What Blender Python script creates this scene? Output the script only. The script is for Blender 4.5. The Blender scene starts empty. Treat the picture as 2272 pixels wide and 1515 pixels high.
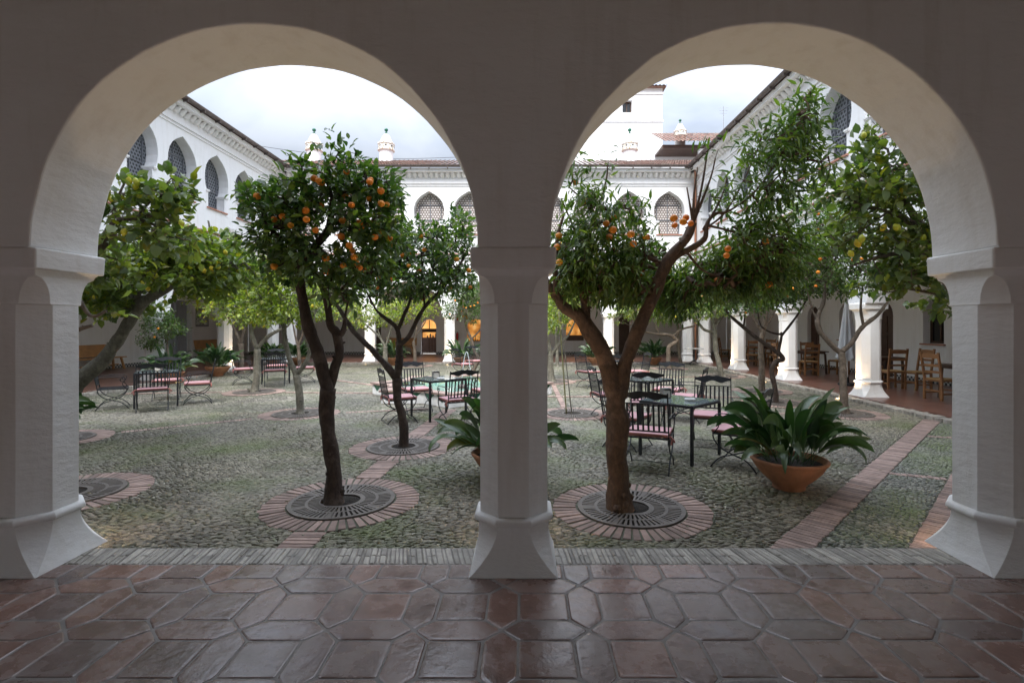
import bpy, bmesh, math, random
import numpy as np
from mathutils import Vector, Matrix, noise
from mathutils.geometry import tessellate_polygon

random.seed(7)
R = math.radians
PI = math.pi
sc = bpy.context.scene
col = sc.collection

# ---------------------------------------------------------------- camera
F, VX, VY, CH = 1136.0, 1165.0, 722.0, 1.6          # focal length / vanishing point in photo pixels, eye height
cam_d = bpy.data.cameras.new('camera')
cam = bpy.data.objects.new('camera', cam_d)
col.objects.link(cam)
cam.location = (0, 0, CH)
cam.rotation_euler = (R(90), 0, 0)
cam_d.sensor_width = 36
cam_d.lens = 18.0
cam_d.shift_x = -(VX - 1136) / 2272
cam_d.shift_y = -(757.5 - VY) / 2272
cam_d.clip_start = 0.05
cam_d.clip_end = 2000
sc.camera = cam

# ---------------------------------------------------------------- world, sun, exposure
SUN_EL, SUN_AZ = 52.0, -12.0      # azimuth 0 = sun behind the camera; negative = from the left
world = bpy.data.worlds.new('World')
sc.world = world
world.use_nodes = True
nt = world.node_tree
nt.nodes.clear()
out = nt.nodes.new('ShaderNodeOutputWorld')
bg = nt.nodes.new('ShaderNodeBackground')
sky = nt.nodes.new('ShaderNodeTexSky')
sky.sky_type = 'NISHITA'
sky.sun_disc = False
sky.sun_elevation = R(SUN_EL)
sky.sun_rotation = R(180 + SUN_AZ)
sky.air_density = 1.0
sky.dust_density = 1.5
tc = nt.nodes.new('ShaderNodeTexCoord')
sep = nt.nodes.new('ShaderNodeSeparateXYZ')
addz = nt.nodes.new('ShaderNodeMath'); addz.operation = 'ADD'; addz.inputs[1].default_value = 0.22
dx = nt.nodes.new('ShaderNodeMath'); dx.operation = 'DIVIDE'
dy = nt.nodes.new('ShaderNodeMath'); dy.operation = 'DIVIDE'
cmb = nt.nodes.new('ShaderNodeCombineXYZ')
nz = nt.nodes.new('ShaderNodeTexNoise')
nz.inputs['Scale'].default_value = 1.7
nz.inputs['Detail'].default_value = 5
nz.inputs['Roughness'].default_value = 0.5
nz.inputs['Distortion'].default_value = 0.35
cr = nt.nodes.new('ShaderNodeValToRGB')
cr.color_ramp.elements[0].position = 0.38; cr.color_ramp.elements[0].color = (0.58, 0.58, 0.58, 1)
cr.color_ramp.elements[1].position = 0.60; cr.color_ramp.elements[1].color = (1.0, 1.0, 1.0, 1)
mixc = nt.nodes.new('ShaderNodeMix'); mixc.data_type = 'RGBA'
mixc.inputs[7].default_value = (6.95, 7.6, 8.75, 1)     # bright overcast cloud
L = nt.links.new
L(tc.outputs['Generated'], sep.inputs[0])
L(sep.outputs['Z'], addz.inputs[0])
L(sep.outputs['X'], dx.inputs[0]); L(addz.outputs[0], dx.inputs[1])
L(sep.outputs['Y'], dy.inputs[0]); L(addz.outputs[0], dy.inputs[1])
L(dx.outputs[0], cmb.inputs[0]); L(dy.outputs[0], cmb.inputs[1])
L(cmb.outputs[0], nz.inputs['Vector'])
L(nz.outputs['Fac'], cr.inputs[0])
L(cr.outputs['Color'], mixc.inputs[0])
L(sky.outputs['Color'], mixc.inputs[6])
zen = nt.nodes.new('ShaderNodeMapRange')            # an overcast sky is brightest overhead
zen.inputs['From Min'].default_value = 0.30; zen.inputs['From Max'].default_value = 0.95
zen.inputs['To Min'].default_value = 0.48; zen.inputs['To Max'].default_value = 2.6
L(sep.outputs['Z'], zen.inputs[0])
grad = nt.nodes.new('ShaderNodeVectorMath'); grad.operation = 'SCALE'
L(mixc.outputs[2], grad.inputs[0]); L(zen.outputs[0], grad.inputs['Scale'])
L(grad.outputs[0], bg.inputs['Color'])
bg.inputs['Strength'].default_value = 0.072
L(bg.outputs[0], out.inputs['Surface'])

sun_d = bpy.data.lights.new('sun', 'SUN')
sun_d.energy = 1.5
sun_d.angle = R(28)
sun_d.color = (1.0, 0.97, 0.93)
sun = bpy.data.objects.new('sun', sun_d)
col.objects.link(sun)
sun.rotation_euler = (R(90 - SUN_EL), 0, R(SUN_AZ))
sun.location = (0, -5, 30)

sc.view_settings.view_transform = 'Standard'
sc.view_settings.look = 'None'
sc.view_settings.gamma = 1
sc.view_settings.exposure = 1.62
sc.cycles.max_bounces = 10
sc.cycles.diffuse_bounces = 6
sc.cycles.transparent_max_bounces = 12

# ---------------------------------------------------------------- helpers
GZ = -0.08                                             # courtyard ground level


def P(px, py, Y):
    return Vector(((px - VX) / F * Y, Y, CH - (py - VY) / F * Y))


def G(px, py):
    Y = (CH - GZ) * F / (py - VY)
    return Vector(((px - VX) / F * Y, Y, GZ))


def tag(o, label=None, cat=None, group=None, kind=None):
    if label: o['label'] = label
    if cat: o['category'] = cat
    if group: o['group'] = group
    if kind: o['kind'] = kind
    return o


def empty(name, loc=(0, 0, 0), rz=0, label=None, cat=None, group=None):
    o = bpy.data.objects.new(name, None)
    o.empty_display_size = 0.2
    col.objects.link(o)
    o.location = loc
    o.rotation_euler = (0, 0, rz)
    tag(o, label, cat, group)
    return o


def copy_tree(o, parent=None):
    c = o.copy()
    col.objects.link(c)
    c.parent = parent
    for ch in list(o.children):
        copy_tree(ch, c)
    return c


class MB:
    def __init__(s):
        s.v = []; s.f = []; s.n = 0; s.mi = []; s.cur = 0

    def add(s, vs, fs):
        b = len(s.v)
        s.v.extend([tuple(p) for p in vs])
        s.f.extend([tuple(i + b for i in f) for f in fs])
        s.mi.extend([s.cur] * len(fs))

    def box(s, x0, x1, y0, y1, z0, z1, M=None, bev=0.0):
        if x1 < x0: x0, x1 = x1, x0
        if y1 < y0: y0, y1 = y1, y0
        if z1 < z0: z0, z1 = z1, z0
        b = min(bev, (x1 - x0) * .45, (y1 - y0) * .45, (z1 - z0) * .45)
        if b <= 0:
            vs = [Vector((x, y, z)) for z in (z0, z1) for y in (y0, y1) for x in (x0, x1)]
            fs = [(0, 2, 3, 1), (4, 5, 7, 6), (0, 1, 5, 4), (2, 6, 7, 3), (0, 4, 6, 2), (1, 3, 7, 5)]
        else:
            def ring(z, i):
                return [(x0 + i + b, y0 + i, z), (x1 - i - b, y0 + i, z), (x1 - i, y0 + i + b, z), (x1 - i, y1 - i - b, z),
                        (x1 - i - b, y1 - i, z), (x0 + i + b, y1 - i, z), (x0 + i, y1 - i - b, z), (x0 + i, y0 + i + b, z)]
            vs = [Vector(p) for z, i in ((z0, b), (z0 + b, 0), (z1 - b, 0), (z1, b)) for p in ring(z, i)]
            fs = []
            for k in range(3):
                for j in range(8):
                    a = k * 8 + j; c = k * 8 + (j + 1) % 8
                    fs.append((a, c, c + 8, a + 8))
            fs.append(tuple(reversed(range(8)))); fs.append(tuple(range(24, 32)))
        if M: vs = [M @ p for p in vs]
        s.add(vs, fs)

    def bar(s, a, b, w, h=None, up=(0, 0, 1)):
        a = Vector(a); b = Vector(b); h = h or w
        d = (b - a).normalized(); u = Vector(up)
        if abs(d.dot(u)) > .95: u = Vector((1, 0, 0))
        sx = d.cross(u).normalized(); sy = sx.cross(d).normalized()
        vs = [p + sx * (w / 2 * i) + sy * (h / 2 * j) for p in (a, b) for i, j in ((-1, -1), (1, -1), (1, 1), (-1, 1))]
        s.add(vs, [(3, 2, 1, 0), (4, 5, 6, 7), (0, 1, 5, 4), (1, 2, 6, 5), (2, 3, 7, 6), (3, 0, 4, 7)])

    def tube(s, pts, rad, n=8, rough=0.0, seed=0.0, cap=True):
        pts = [Vector(p) for p in pts]
        m = len(pts)
        if not hasattr(rad, '__len__'): rad = [rad] * m
        t0 = (pts[1] - pts[0]).normalized()
        up = Vector((0, 0, 1)) if abs(t0.z) < .9 else Vector((1, 0, 0))
        nx = t0.cross(up).normalized()
        vs = []
        for i, p in enumerate(pts):
            t = (pts[min(i + 1, m - 1)] - pts[max(i - 1, 0)])
            t = t.normalized() if t.length > 1e-9 else t0
            nx = (nx - t * nx.dot(t))
            nx = nx.normalized() if nx.length > 1e-6 else t.orthogonal().normalized()
            ny = t.cross(nx)
            for k in range(n):
                a = 2 * PI * k / n
                r = rad[i]
                dr = nx * math.cos(a) + ny * math.sin(a)
                if rough:
                    q = (p + dr * r)
                    r *= 1 + rough * (noise.noise(Vector((q.x * 9 + seed, q.y * 9, q.z * 5))) * 1.1 + noise.noise(Vector((q.x * 30, q.y * 30 + seed, q.z * 14))) * .5)
                vs.append(p + dr * r)
        fs = []
        for i in range(m - 1):
            for k in range(n):
                a = i * n + k; b = i * n + (k + 1) % n
                fs.append((a, b, b + n, a + n))
        if cap:
            fs.append(tuple(reversed(range(n))))
            fs.append(tuple(range((m - 1) * n, m * n)))
        s.add(vs, fs)

    def lathe(s, prof, n=24, c=(0, 0, 0), cap=True):
        vs = []
        for r, z in prof:
            for k in range(n):
                a = 2 * PI * k / n
                vs.append((c[0] + r * math.cos(a), c[1] + r * math.sin(a), c[2] + z))
        fs = []
        m = len(prof)
        for i in range(m - 1):
            for k in range(n):
                a = i * n + k; b = i * n + (k + 1) % n
                fs.append((a, b, b + n, a + n))
        if cap:
            fs.append(tuple(reversed(range(n))))
            fs.append(tuple(range((m - 1) * n, m * n)))
        s.add(vs, fs)

    def poly_wall(s, outer, holes, d0, d1, conv=None):
        """outline in (u,z) extruded from depth d0 to d1 along local y; reveals are made round every edge"""
        loops = [outer] + holes
        flat = [p for l in loops for p in l]
        tris = tessellate_polygon([[Vector((p[0], p[1], 0)) for p in l] for l in loops])
        n = len(flat)
        vs = [(p[0], d0, p[1]) for p in flat] + [(p[0], d1, p[1]) for p in flat]
        fs = []
        for t in tris:
            fs.append(tuple(t)); fs.append(tuple(i + n for i in reversed(t)))
        b = 0
        for l in loops:
            m = len(l)
            for i in range(m):
                a = b + i; c = b + (i + 1) % m
                fs.append((a, c, c + n, a + n))
            b += m
        s.add(vs, fs)

    def build(s, name, mat, parent=None, smooth=False, origin=None, bevel=0, auto=None, recalc=False):
        me = bpy.data.meshes.new(name)
        vs = s.v
        if origin is not None:
            vs = [(p[0] - origin[0], p[1] - origin[1], p[2] - origin[2]) for p in vs]
        me.from_pydata(vs, [], s.f)
        mats = mat if isinstance(mat, (list, tuple)) else [mat]
        for m_ in mats: me.materials.append(m_)
        if len(mats) > 1: me.polygons.foreach_set('material_index', s.mi)
        if recalc or bevel:
            bm = bmesh.new(); bm.from_mesh(me)
            if bevel: bmesh.ops.remove_doubles(bm, verts=bm.verts, dist=1e-5)
            bmesh.ops.recalc_face_normals(bm, faces=bm.faces)
            bm.to_mesh(me); bm.free()
        if smooth:
            me.polygons.foreach_set('use_smooth', [True] * len(me.polygons))
            if auto is not None:
                me.set_sharp_from_angle(angle=R(auto))
        me.update()
        o = bpy.data.objects.new(name, me)
        col.objects.link(o)
        if origin is not None and parent is None: o.location = origin
        o.parent = parent
        if bevel:
            md = o.modifiers.new('edge_wear', 'BEVEL'); md.width = bevel; md.segments = 2
            md.limit_method = 'ANGLE'; md.angle_limit = R(35)
        return o


def crom(pts, k=4):
    """Catmull-Rom through tuples of any length"""
    pts = [np.array(p, float) for p in pts]
    if len(pts) < 3: k = max(k, 2)
    out_ = []
    n = len(pts)
    for i in range(n - 1):
        p0 = pts[max(i - 1, 0)]; p1 = pts[i]; p2 = pts[i + 1]; p3 = pts[min(i + 2, n - 1)]
        for j in range(k):
            t = j / k
            out_.append(.5 * ((2 * p1) + (-p0 + p2) * t + (2 * p0 - 5 * p1 + 4 * p2 - p3) * t * t + (-p0 + 3 * p1 - 3 * p2 + p3) * t ** 3))
    out_.append(pts[-1])
    return out_


# ---------------------------------------------------------------- materials
def new_mat(name):
    m = bpy.data.materials.new(name)
    m.use_nodes = True
    n = m.node_tree
    b = n.nodes['Principled BSDF']
    return m, n, b


def N(nt_, typ, **kw):
    nd = nt_.nodes.new(typ)
    for k, v in kw.items():
        if k.startswith('_'):
            setattr(nd, k[1:], v)
        else:
            nd.inputs[k].default_value = v
    return nd


def ramp(nt_, stops, interp='LINEAR'):
    r = nt_.nodes.new('ShaderNodeValToRGB')
    r.color_ramp.interpolation = interp
    e = r.color_ramp.elements
    while len(e) < len(stops): e.new(0.5)
    for i, (p, c) in enumerate(stops):
        e[i].position = p
        e[i].color = (*c, 1) if len(c) == 3 else c
    return r


def mixrgb(nt_, fac, a, b, blend='MIX'):
    m = nt_.nodes.new('ShaderNodeMix'); m.data_type = 'RGBA'; m.blend_type = blend
    for sock, v in ((m.inputs[0], fac), (m.inputs[6], a), (m.inputs[7], b)):
        if isinstance(v, bpy.types.NodeSocket): nt_.links.new(v, sock)
        elif isinstance(v, (int, float)): sock.default_value = v
        else: sock.default_value = (*v, 1)
    return m.outputs[2]


def bump(nt_, b, h, strength=.3, dist=.01):
    bp = N(nt_, 'ShaderNodeBump', Strength=strength, Distance=dist)
    nt_.links.new(h, bp.inputs['Height'])
    nt_.links.new(bp.outputs[0], b.inputs['Normal'])
    return bp


def simple(name, color, rough=.6, metal=0, var=.12, scale=8, bs=.15, bd=.004, spec=.5, island=0.0, bscale=None):
    m, n, b = new_mat(name)
    g = N(n, 'ShaderNodeTexCoord')
    t = N(n, 'ShaderNodeTexNoise', Scale=scale, Detail=6, Roughness=.6)
    n.links.new(g.outputs['Object'], t.inputs['Vector'])
    lo = tuple(c * (1 - var) for c in color); hi = tuple(min(1, c * (1 + var)) for c in color)
    r = ramp(n, [(.3, lo), (.7, hi)])
    n.links.new(t.outputs['Fac'], r.inputs[0])
    c = r.outputs[0]
    if island:
        ge = N(n, 'ShaderNodeNewGeometry')
        rr = ramp(n, [(0, (1 - island,) * 3), (1, (1 + island * .6,) * 3)])
        n.links.new(ge.outputs['Random Per Island'], rr.inputs[0])
        c = mixrgb(n, 1.0, c, rr.outputs[0], 'MULTIPLY')
    n.links.new(c, b.inputs['Base Color'])
    b.inputs['Roughness'].default_value = rough
    b.inputs['Metallic'].default_value = metal
    b.inputs['Specular IOR Level'].default_value = spec
    if bs:
        t2 = N(n, 'ShaderNodeTexNoise', Scale=bscale or scale * 5, Detail=5, Roughness=.6)
        n.links.new(g.outputs['Object'], t2.inputs['Vector'])
        bump(n, b, t2.outputs['Fac'], bs, bd)
    return m


def plaster(name, color=(.80, .80, .80), rough=.85, stain=.10, bs=.5, warm=(.70, .66, .60)):
    m, n, b = new_mat(name)
    g = N(n, 'ShaderNodeTexCoord')
    t = N(n, 'ShaderNodeTexNoise', Scale=.8, Detail=8, Roughness=.62)
    n.links.new(g.outputs['Object'], t.inputs['Vector'])
    r = ramp(n, [(.42, (0, 0, 0)), (.80, (1, 1, 1))])
    n.links.new(t.outputs['Fac'], r.inputs[0])
    mm = N(n, 'ShaderNodeMath', _operation='MULTIPLY'); mm.inputs[1].default_value = stain * 3
    n.links.new(r.outputs[0], mm.inputs[0])
    c = mixrgb(n, mm.outputs[0], color, warm)
    # thin vertical brush and drip marks
    mp = N(n, 'ShaderNodeMapping'); mp.inputs['Scale'].default_value = (7, 7, .9)
    n.links.new(g.outputs['Object'], mp.inputs['Vector'])
    t4 = N(n, 'ShaderNodeTexNoise', Scale=1.0, Detail=4, Roughness=.6)
    n.links.new(mp.outputs[0], t4.inputs['Vector'])
    r4 = ramp(n, [(.5, (1, 1, 1)), (.78, (.90, .885, .86))])
    n.links.new(t4.outputs['Fac'], r4.inputs[0])
    c = mixrgb(n, 1.0, c, r4.outputs[0], 'MULTIPLY')
    n.links.new(c, b.inputs['Base Color'])
    b.inputs['Roughness'].default_value = rough
    b.inputs['Specular IOR Level'].default_value = .3
    mp2 = N(n, 'ShaderNodeMapping'); mp2.inputs['Scale'].default_value = (1, 1, 2.4)
    n.links.new(g.outputs['Object'], mp2.inputs['Vector'])
    t2 = N(n, 'ShaderNodeTexNoise', Scale=9, Detail=7, Roughness=.62)
    n.links.new(mp2.outputs[0], t2.inputs['Vector'])
    t3 = N(n, 'ShaderNodeTexNoise', Scale=70, Detail=3, Roughness=.6)
    n.links.new(mp2.outputs[0], t3.inputs['Vector'])
    ad = N(n, 'ShaderNodeMath', _operation='MULTIPLY_ADD'); ad.inputs[1].default_value = .12
    n.links.new(t3.outputs['Fac'], ad.inputs[0]); n.links.new(t2.outputs['Fac'], ad.inputs[2])
    t5 = N(n, 'ShaderNodeTexNoise', Scale=2.6, Detail=3, Roughness=.5)
    n.links.new(mp2.outputs[0], t5.inputs['Vector'])
    ad2 = N(n, 'ShaderNodeMath', _operation='MULTIPLY_ADD'); ad2.inputs[1].default_value = 1.6
    n.links.new(t5.outputs['Fac'], ad2.inputs[0]); n.links.new(ad.outputs[0], ad2.inputs[2])
    bump(n, b, ad2.outputs[0], bs, .025)
    return m


M = {}
M['plaster'] = plaster('lime_plaster', (.845, .84, .825), bs=.34, stain=.15)
M['plaster_far'] = plaster('far_plaster', (.82, .82, .82), stain=.05, bs=.25)
M['ceiling'] = simple('ceiling_plaster', (.34, .285, .22), .9)
M['wood_ceiling'] = simple('dark_ceiling_wood', (.16, .10, .06), .7, var=.3)
M['iron'] = simple('black_painted_iron', (.022, .024, .028), .42, 0.2, .3, 20, .1)
M['grate'] = simple('cast_iron', (.135, .115, .098), .6, .15, .25, 14, .3)
M['cushion'] = simple('pink_cushion_cloth', (.47, .265, .275), .9, var=.08, scale=6, bs=.3)
M['cushion_side'] = simple('rust_cushion_band', (.34, .14, .12), .9, var=.1)
M['oak'] = simple('varnished_pine', (.27, .128, .050), .42, var=.25, scale=6)
M['pale_oak'] = simple('bench_oak', (.46, .24, .09), .45, var=.2, scale=5)
M['rush'] = simple('woven_rush', (.42, .26, .11), .8, var=.3, scale=60)
M['dark_wood'] = simple('dark_stained_wood', (.07, .035, .022), .45, var=.3)
M['terracotta'] = simple('terracotta_pot', (.36, .165, .085), .8, var=.34, scale=6, bs=.25)
M['soil'] = simple('dark_soil', (.022, .016, .011), .95, var=.5, scale=30, bs=1, bd=.02)
M['copper'] = simple('weathered_copper', (.13, .105, .095), .5, .4, .3)
M['bright_copper'] = simple('copper_pipe', (.42, .20, .12), .45, .7, .2)
M['green_glaze'] = simple('green_glazed_ceramic', (.02, .12, .07), .2, var=.2)
M['white_paint'] = simple('white_paint', (.8, .8, .8), .5)
M['canvas'] = simple('white_canvas', (.48, .49, .50), .9, var=.06)
M['black'] = simple('matt_black', (.015, .015, .018), .6)
M['window_dark'] = simple('window_pane', (.015, .018, .02), .08, bs=0, spec=.8)
M['sill_brick'] = simple('red_clay_sill', (.40, .19, .13), .8, var=.25, scale=12)
M['marble'] = simple('marble_top', (.62, .62, .60), .25, var=.1)
M['steel'] = simple('brushed_steel', (.55, .55, .55), .25, .9, .1)
M['bamboo'] = simple('bamboo', (.20, .19, .09), .55, var=.25, scale=20)
M['red'] = simple('red_enamel', (.45, .02, .02), .4)
M['flat_stone'] = simple('slate_edge', (.34, .31, .265), .5, var=.3, scale=12, bs=.5, island=.35)


def mat_emit(name, c, s):
    m, n, b = new_mat(name)
    b.inputs['Base Color'].default_value = (*c, 1)
    b.inputs['Emission Color'].default_value = (*c, 1)
    b.inputs['Emission Strength'].default_value = s
    return m


M['lamp_glow'] = mat_emit('lamp_glass', (1, .72, .38), 12)
M['room_glow'] = mat_emit('lit_room', (1, .50, .13), .22)
_n = M['room_glow'].node_tree
_g = _n.nodes.new('ShaderNodeTexCoord'); _t = _n.nodes.new('ShaderNodeTexNoise'); _t.inputs['Scale'].default_value = 2.6; _t.inputs['Detail'].default_value = 4
_n.links.new(_g.outputs['Object'], _t.inputs['Vector'])
_r = ramp(_n, [(.36, (.10, .035, .01)), (.52, (.75, .30, .06)), (.68, (1.0, .62, .22))])
_n.links.new(_t.outputs['Fac'], _r.inputs[0]); _n.links.new(_r.outputs[0], _n.nodes['Principled BSDF'].inputs['Emission Color'])


def mat_glass():
    m, n, b = new_mat('table_glass')
    b.inputs['Base Color'].default_value = (.30, .36, .36, 1)
    b.inputs['Roughness'].default_value = .03
    b.inputs['Transmission Weight'].default_value = .65
    b.inputs['Specular IOR Level'].default_value = .9
    b.inputs['IOR'].default_value = 1.3
    return m


M['glass'] = mat_glass()


def mat_leaf(name, dark, mid, light, rough=.34, yellow=None, yshare=.08, trans=.35):
    m, n, b = new_mat(name)
    ge = N(n, 'ShaderNodeNewGeometry')
    stops = [(0, dark), (.45, mid), (.9 - yshare, light)]
    if yellow: stops += [(1 - yshare, light), (1 - yshare + .02, yellow)]
    r = ramp(n, stops)
    n.links.new(ge.outputs['Random Per Island'], r.inputs[0])
    g = N(n, 'ShaderNodeTexCoord')
    t = N(n, 'ShaderNodeTexNoise', Scale=2.2, Detail=2)
    n.links.new(g.outputs['Object'], t.inputs['Vector'])
    r2 = ramp(n, [(.3, (.62, .70, .7)), (.72, (1.3, 1.25, 1.0))])
    n.links.new(t.outputs['Fac'], r2.inputs[0])
    c = mixrgb(n, 1, r.outputs[0], r2.outputs[0], 'MULTIPLY')
    # paler, duller underside
    under = mixrgb(n, .30, c, (.20, .24, .12))
    c2 = mixrgb(n, ge.outputs['Backfacing'], c, under)
    n.links.new(c2, b.inputs['Base Color'])
    b.inputs['Roughness'].default_value = rough
    b.inputs['Specular IOR Level'].default_value = .55
    tr = N(n, 'ShaderNodeBsdfTranslucent')
    tcol = mixrgb(n, 1, c2, (1.5, 1.8, .55), 'MULTIPLY')
    n.links.new(tcol, tr.inputs['Color'])
    ms = N(n, 'ShaderNodeMixShader'); ms.inputs[0].default_value = trans
    n.links.new(b.outputs[0], ms.inputs[1]); n.links.new(tr.outputs[0], ms.inputs[2])
    n.links.new(ms.outputs[0], n.nodes['Material Output'].inputs['Surface'])
    return m


M['leaf_orange'] = mat_leaf('orange_leaf', (.028, .062, .028), (.060, .118, .038), (.125, .185, .048), yellow=(.13, .17, .03), yshare=.05)
M['leaf_lemon'] = mat_leaf('lemon_leaf', (.075, .120, .032), (.160, .215, .048), (.28, .32, .07), yellow=(.34, .30, .03), yshare=.10)
M['leaf_pale'] = mat_leaf('pale_lemon_leaf', (.11, .16, .028), (.22, .28, .045), (.36, .41, .07), yellow=(.42, .36, .04), yshare=.14)
M['leaf_broad'] = mat_leaf('broad_lemon_leaf', (.055, .095, .042), (.125, .170, .058), (.22, .25, .07), yellow=(.24, .22, .03), yshare=.08)
M['leaf_willow'] = mat_leaf('narrow_leaf', (.040, .085, .028), (.088, .150, .038), (.165, .225, .050), yellow=(.15, .18, .03), yshare=.04)
M['leaf_asp'] = mat_leaf('aspidistra_leaf', (.016, .048, .024), (.030, .078, .032), (.060, .12, .036), rough=.30, yellow=(.16, .16, .03), yshare=.05, trans=.18)


def mat_bark(name, a, b_, rough=.85):
    m, n, b = new_mat(name)
    g = N(n, 'ShaderNodeTexCoord')
    mp = N(n, 'ShaderNodeMapping'); mp.inputs['Scale'].default_value = (1, 1, .6)
    n.links.new(g.outputs['Object'], mp.inputs['Vector'])
    t = N(n, 'ShaderNodeTexNoise', Scale=26, Detail=9, Roughness=.72, Distortion=.4)
    n.links.new(mp.outputs[0], t.inputs['Vector'])
    r = ramp(n, [(.3, a), (.62, b_), (.8, tuple(min(1, c * 1.7) for c in b_))])
    n.links.new(t.outputs['Fac'], r.inputs[0])
    tl = N(n, 'ShaderNodeTexNoise', Scale=5.5, Detail=6, Roughness=.7)
    n.links.new(g.outputs['Object'], tl.inputs['Vector'])
    rl = ramp(n, [(.52, (0, 0, 0)), (.66, (.75, .75, .75))])
    n.links.new(tl.outputs['Fac'], rl.inputs[0])
    lich = mixrgb(n, rl.outputs[0], r.outputs[0], tuple(min(1, c * 1.5 + .03) for c in b_))
    n.links.new(lich, b.inputs['Base Color'])
    b.inputs['Roughness'].default_value = rough
    t2 = N(n, 'ShaderNodeTexNoise', Scale=75, Detail=5, Roughness=.7)
    n.links.new(mp.outputs[0], t2.inputs['Vector'])
    ad = N(n, 'ShaderNodeMath', _operation='MULTIPLY_ADD'); ad.inputs[1].default_value = .35
    n.links.new(t2.outputs['Fac'], ad.inputs[0]); n.links.new(t.outputs['Fac'], ad.inputs[2])
    bump(n, b, ad.outputs[0], .9, .02)
    return m


M['bark_dark'] = mat_bark('dark_bark', (.022, .014, .010), (.065, .042, .030))
M['bark_red'] = mat_bark('reddish_bark', (.045, .024, .013), (.13, .070, .036), .7)
M['bark_grey'] = mat_bark('grey_bark', (.07, .065, .05), (.19, .175, .135))
M['bark_mid'] = mat_bark('brown_bark', (.065, .050, .038), (.17, .13, .095))


def mat_fruit(name, c1, c2):
    m, n, b = new_mat(name)
    oi = N(n, 'ShaderNodeObjectInfo')
    c = mixrgb(n, oi.outputs['Random'], c1, c2)
    n.links.new(c, b.inputs['Base Color'])
    b.inputs['Roughness'].default_value = .38
    g = N(n, 'ShaderNodeTexCoord')
    v = N(n, 'ShaderNodeTexVoronoi', Scale=400)
    n.links.new(g.outputs['Object'], v.inputs['Vector'])
    bump(n, b, v.outputs['Distance'], .25, .001)
    return m


M['orange'] = mat_fruit('orange_peel', (.80, .20, .01), (.78, .30, .015))
M['lemon'] = mat_fruit('lemon_peel', (.70, .52, .03), (.42, .48, .04))


def mat_roof():
    m, n, b = new_mat('barrel_tile')
    g = N(n, 'ShaderNodeTexCoord')
    v = N(n, 'ShaderNodeTexVoronoi', Scale=1); v.voronoi_dimensions = '2D'
    mp = N(n, 'ShaderNodeMapping'); mp.inputs['Scale'].default_value = (4.4, 2.8, 1)
    n.links.new(g.outputs['Object'], mp.inputs['Vector']); n.links.new(mp.outputs[0], v.inputs['Vector'])
    sp = N(n, 'ShaderNodeSeparateColor'); n.links.new(v.outputs['Color'], sp.inputs[0])
    r = ramp(n, [(0, (.16, .085, .062)), (.4, (.25, .125, .088)), (.75, (.31, .165, .12)), (1, (.27, .20, .155))])
    n.links.new(sp.outputs[0], r.inputs[0])
    t = N(n, 'ShaderNodeTexNoise', Scale=3, Detail=6)
    n.links.new(g.outputs['Object'], t.inputs['Vector'])
    r2 = ramp(n, [(.35, (.7, .72, .7)), (.7, (1.1, 1.1, 1.1))])
    n.links.new(t.outputs['Fac'], r2.inputs[0])
    n.links.new(mixrgb(n, 1, r.outputs[0], r2.outputs[0], 'MULTIPLY'), b.inputs['Base Color'])
    b.inputs['Roughness'].default_value = .85
    return m


M['roof'] = mat_roof()


def mat_lattice(name, wood, hole, scale=9.0, dots=False):
    m, n, b = new_mat(name)
    g = N(n, 'ShaderNodeTexCoord')
    mp = N(n, 'ShaderNodeMapping'); mp.inputs['Scale'].default_value = (scale, scale, scale * .8660254)
    n.links.new(g.outputs['Object'], mp.inputs['Vector'])
    sp = N(n, 'ShaderNodeSeparateXYZ'); n.links.new(mp.outputs[0], sp.inputs[0])

    def mth(op, a, b_=None, c_=None):
        k = N(n, 'ShaderNodeMath', _operation=op)
        for i, v in enumerate((a, b_, c_)):
            if v is None: continue
            if isinstance(v, (int, float)): k.inputs[i].default_value = v
            else: n.links.new(v, k.inputs[i])
        return k.outputs[0]
    zz = mth('MULTIPLY', sp.outputs[2], 1.333)
    row = mth('FLOOR', zz)
    off = mth('MULTIPLY', mth('FLOORED_MODULO', row, 2.0), .5)
    fx = mth('SUBTRACT', mth('FRACT', mth('ADD', sp.outputs[0], off)), .5)
    fz = mth('SUBTRACT', mth('FRACT', zz), .5)
    d = mth('SQRT', mth('ADD', mth('MULTIPLY', fx, fx), mth('MULTIPLY', fz, fz)))
    k = mth('LESS_THAN', d, .36)
    n.links.new(mixrgb(n, k, wood, hole), b.inputs['Base Color'])
    b.inputs['Roughness'].default_value = .6
    bump(n, b, mth('SMOOTH_MIN', d, .4, .05), .6, .02)
    return m


M['lattice'] = mat_lattice('dark_wood_lattice', (.15, .16, .175), (.018, .020, .024), 8.5)
M['lattice_back'] = mat_lattice('brown_wood_lattice', (.17, .13, .115), (.56, .53, .50), 8.5)
M['lattice_frame'] = simple('lattice_frame_wood', (.12, .125, .14), .6)


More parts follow.
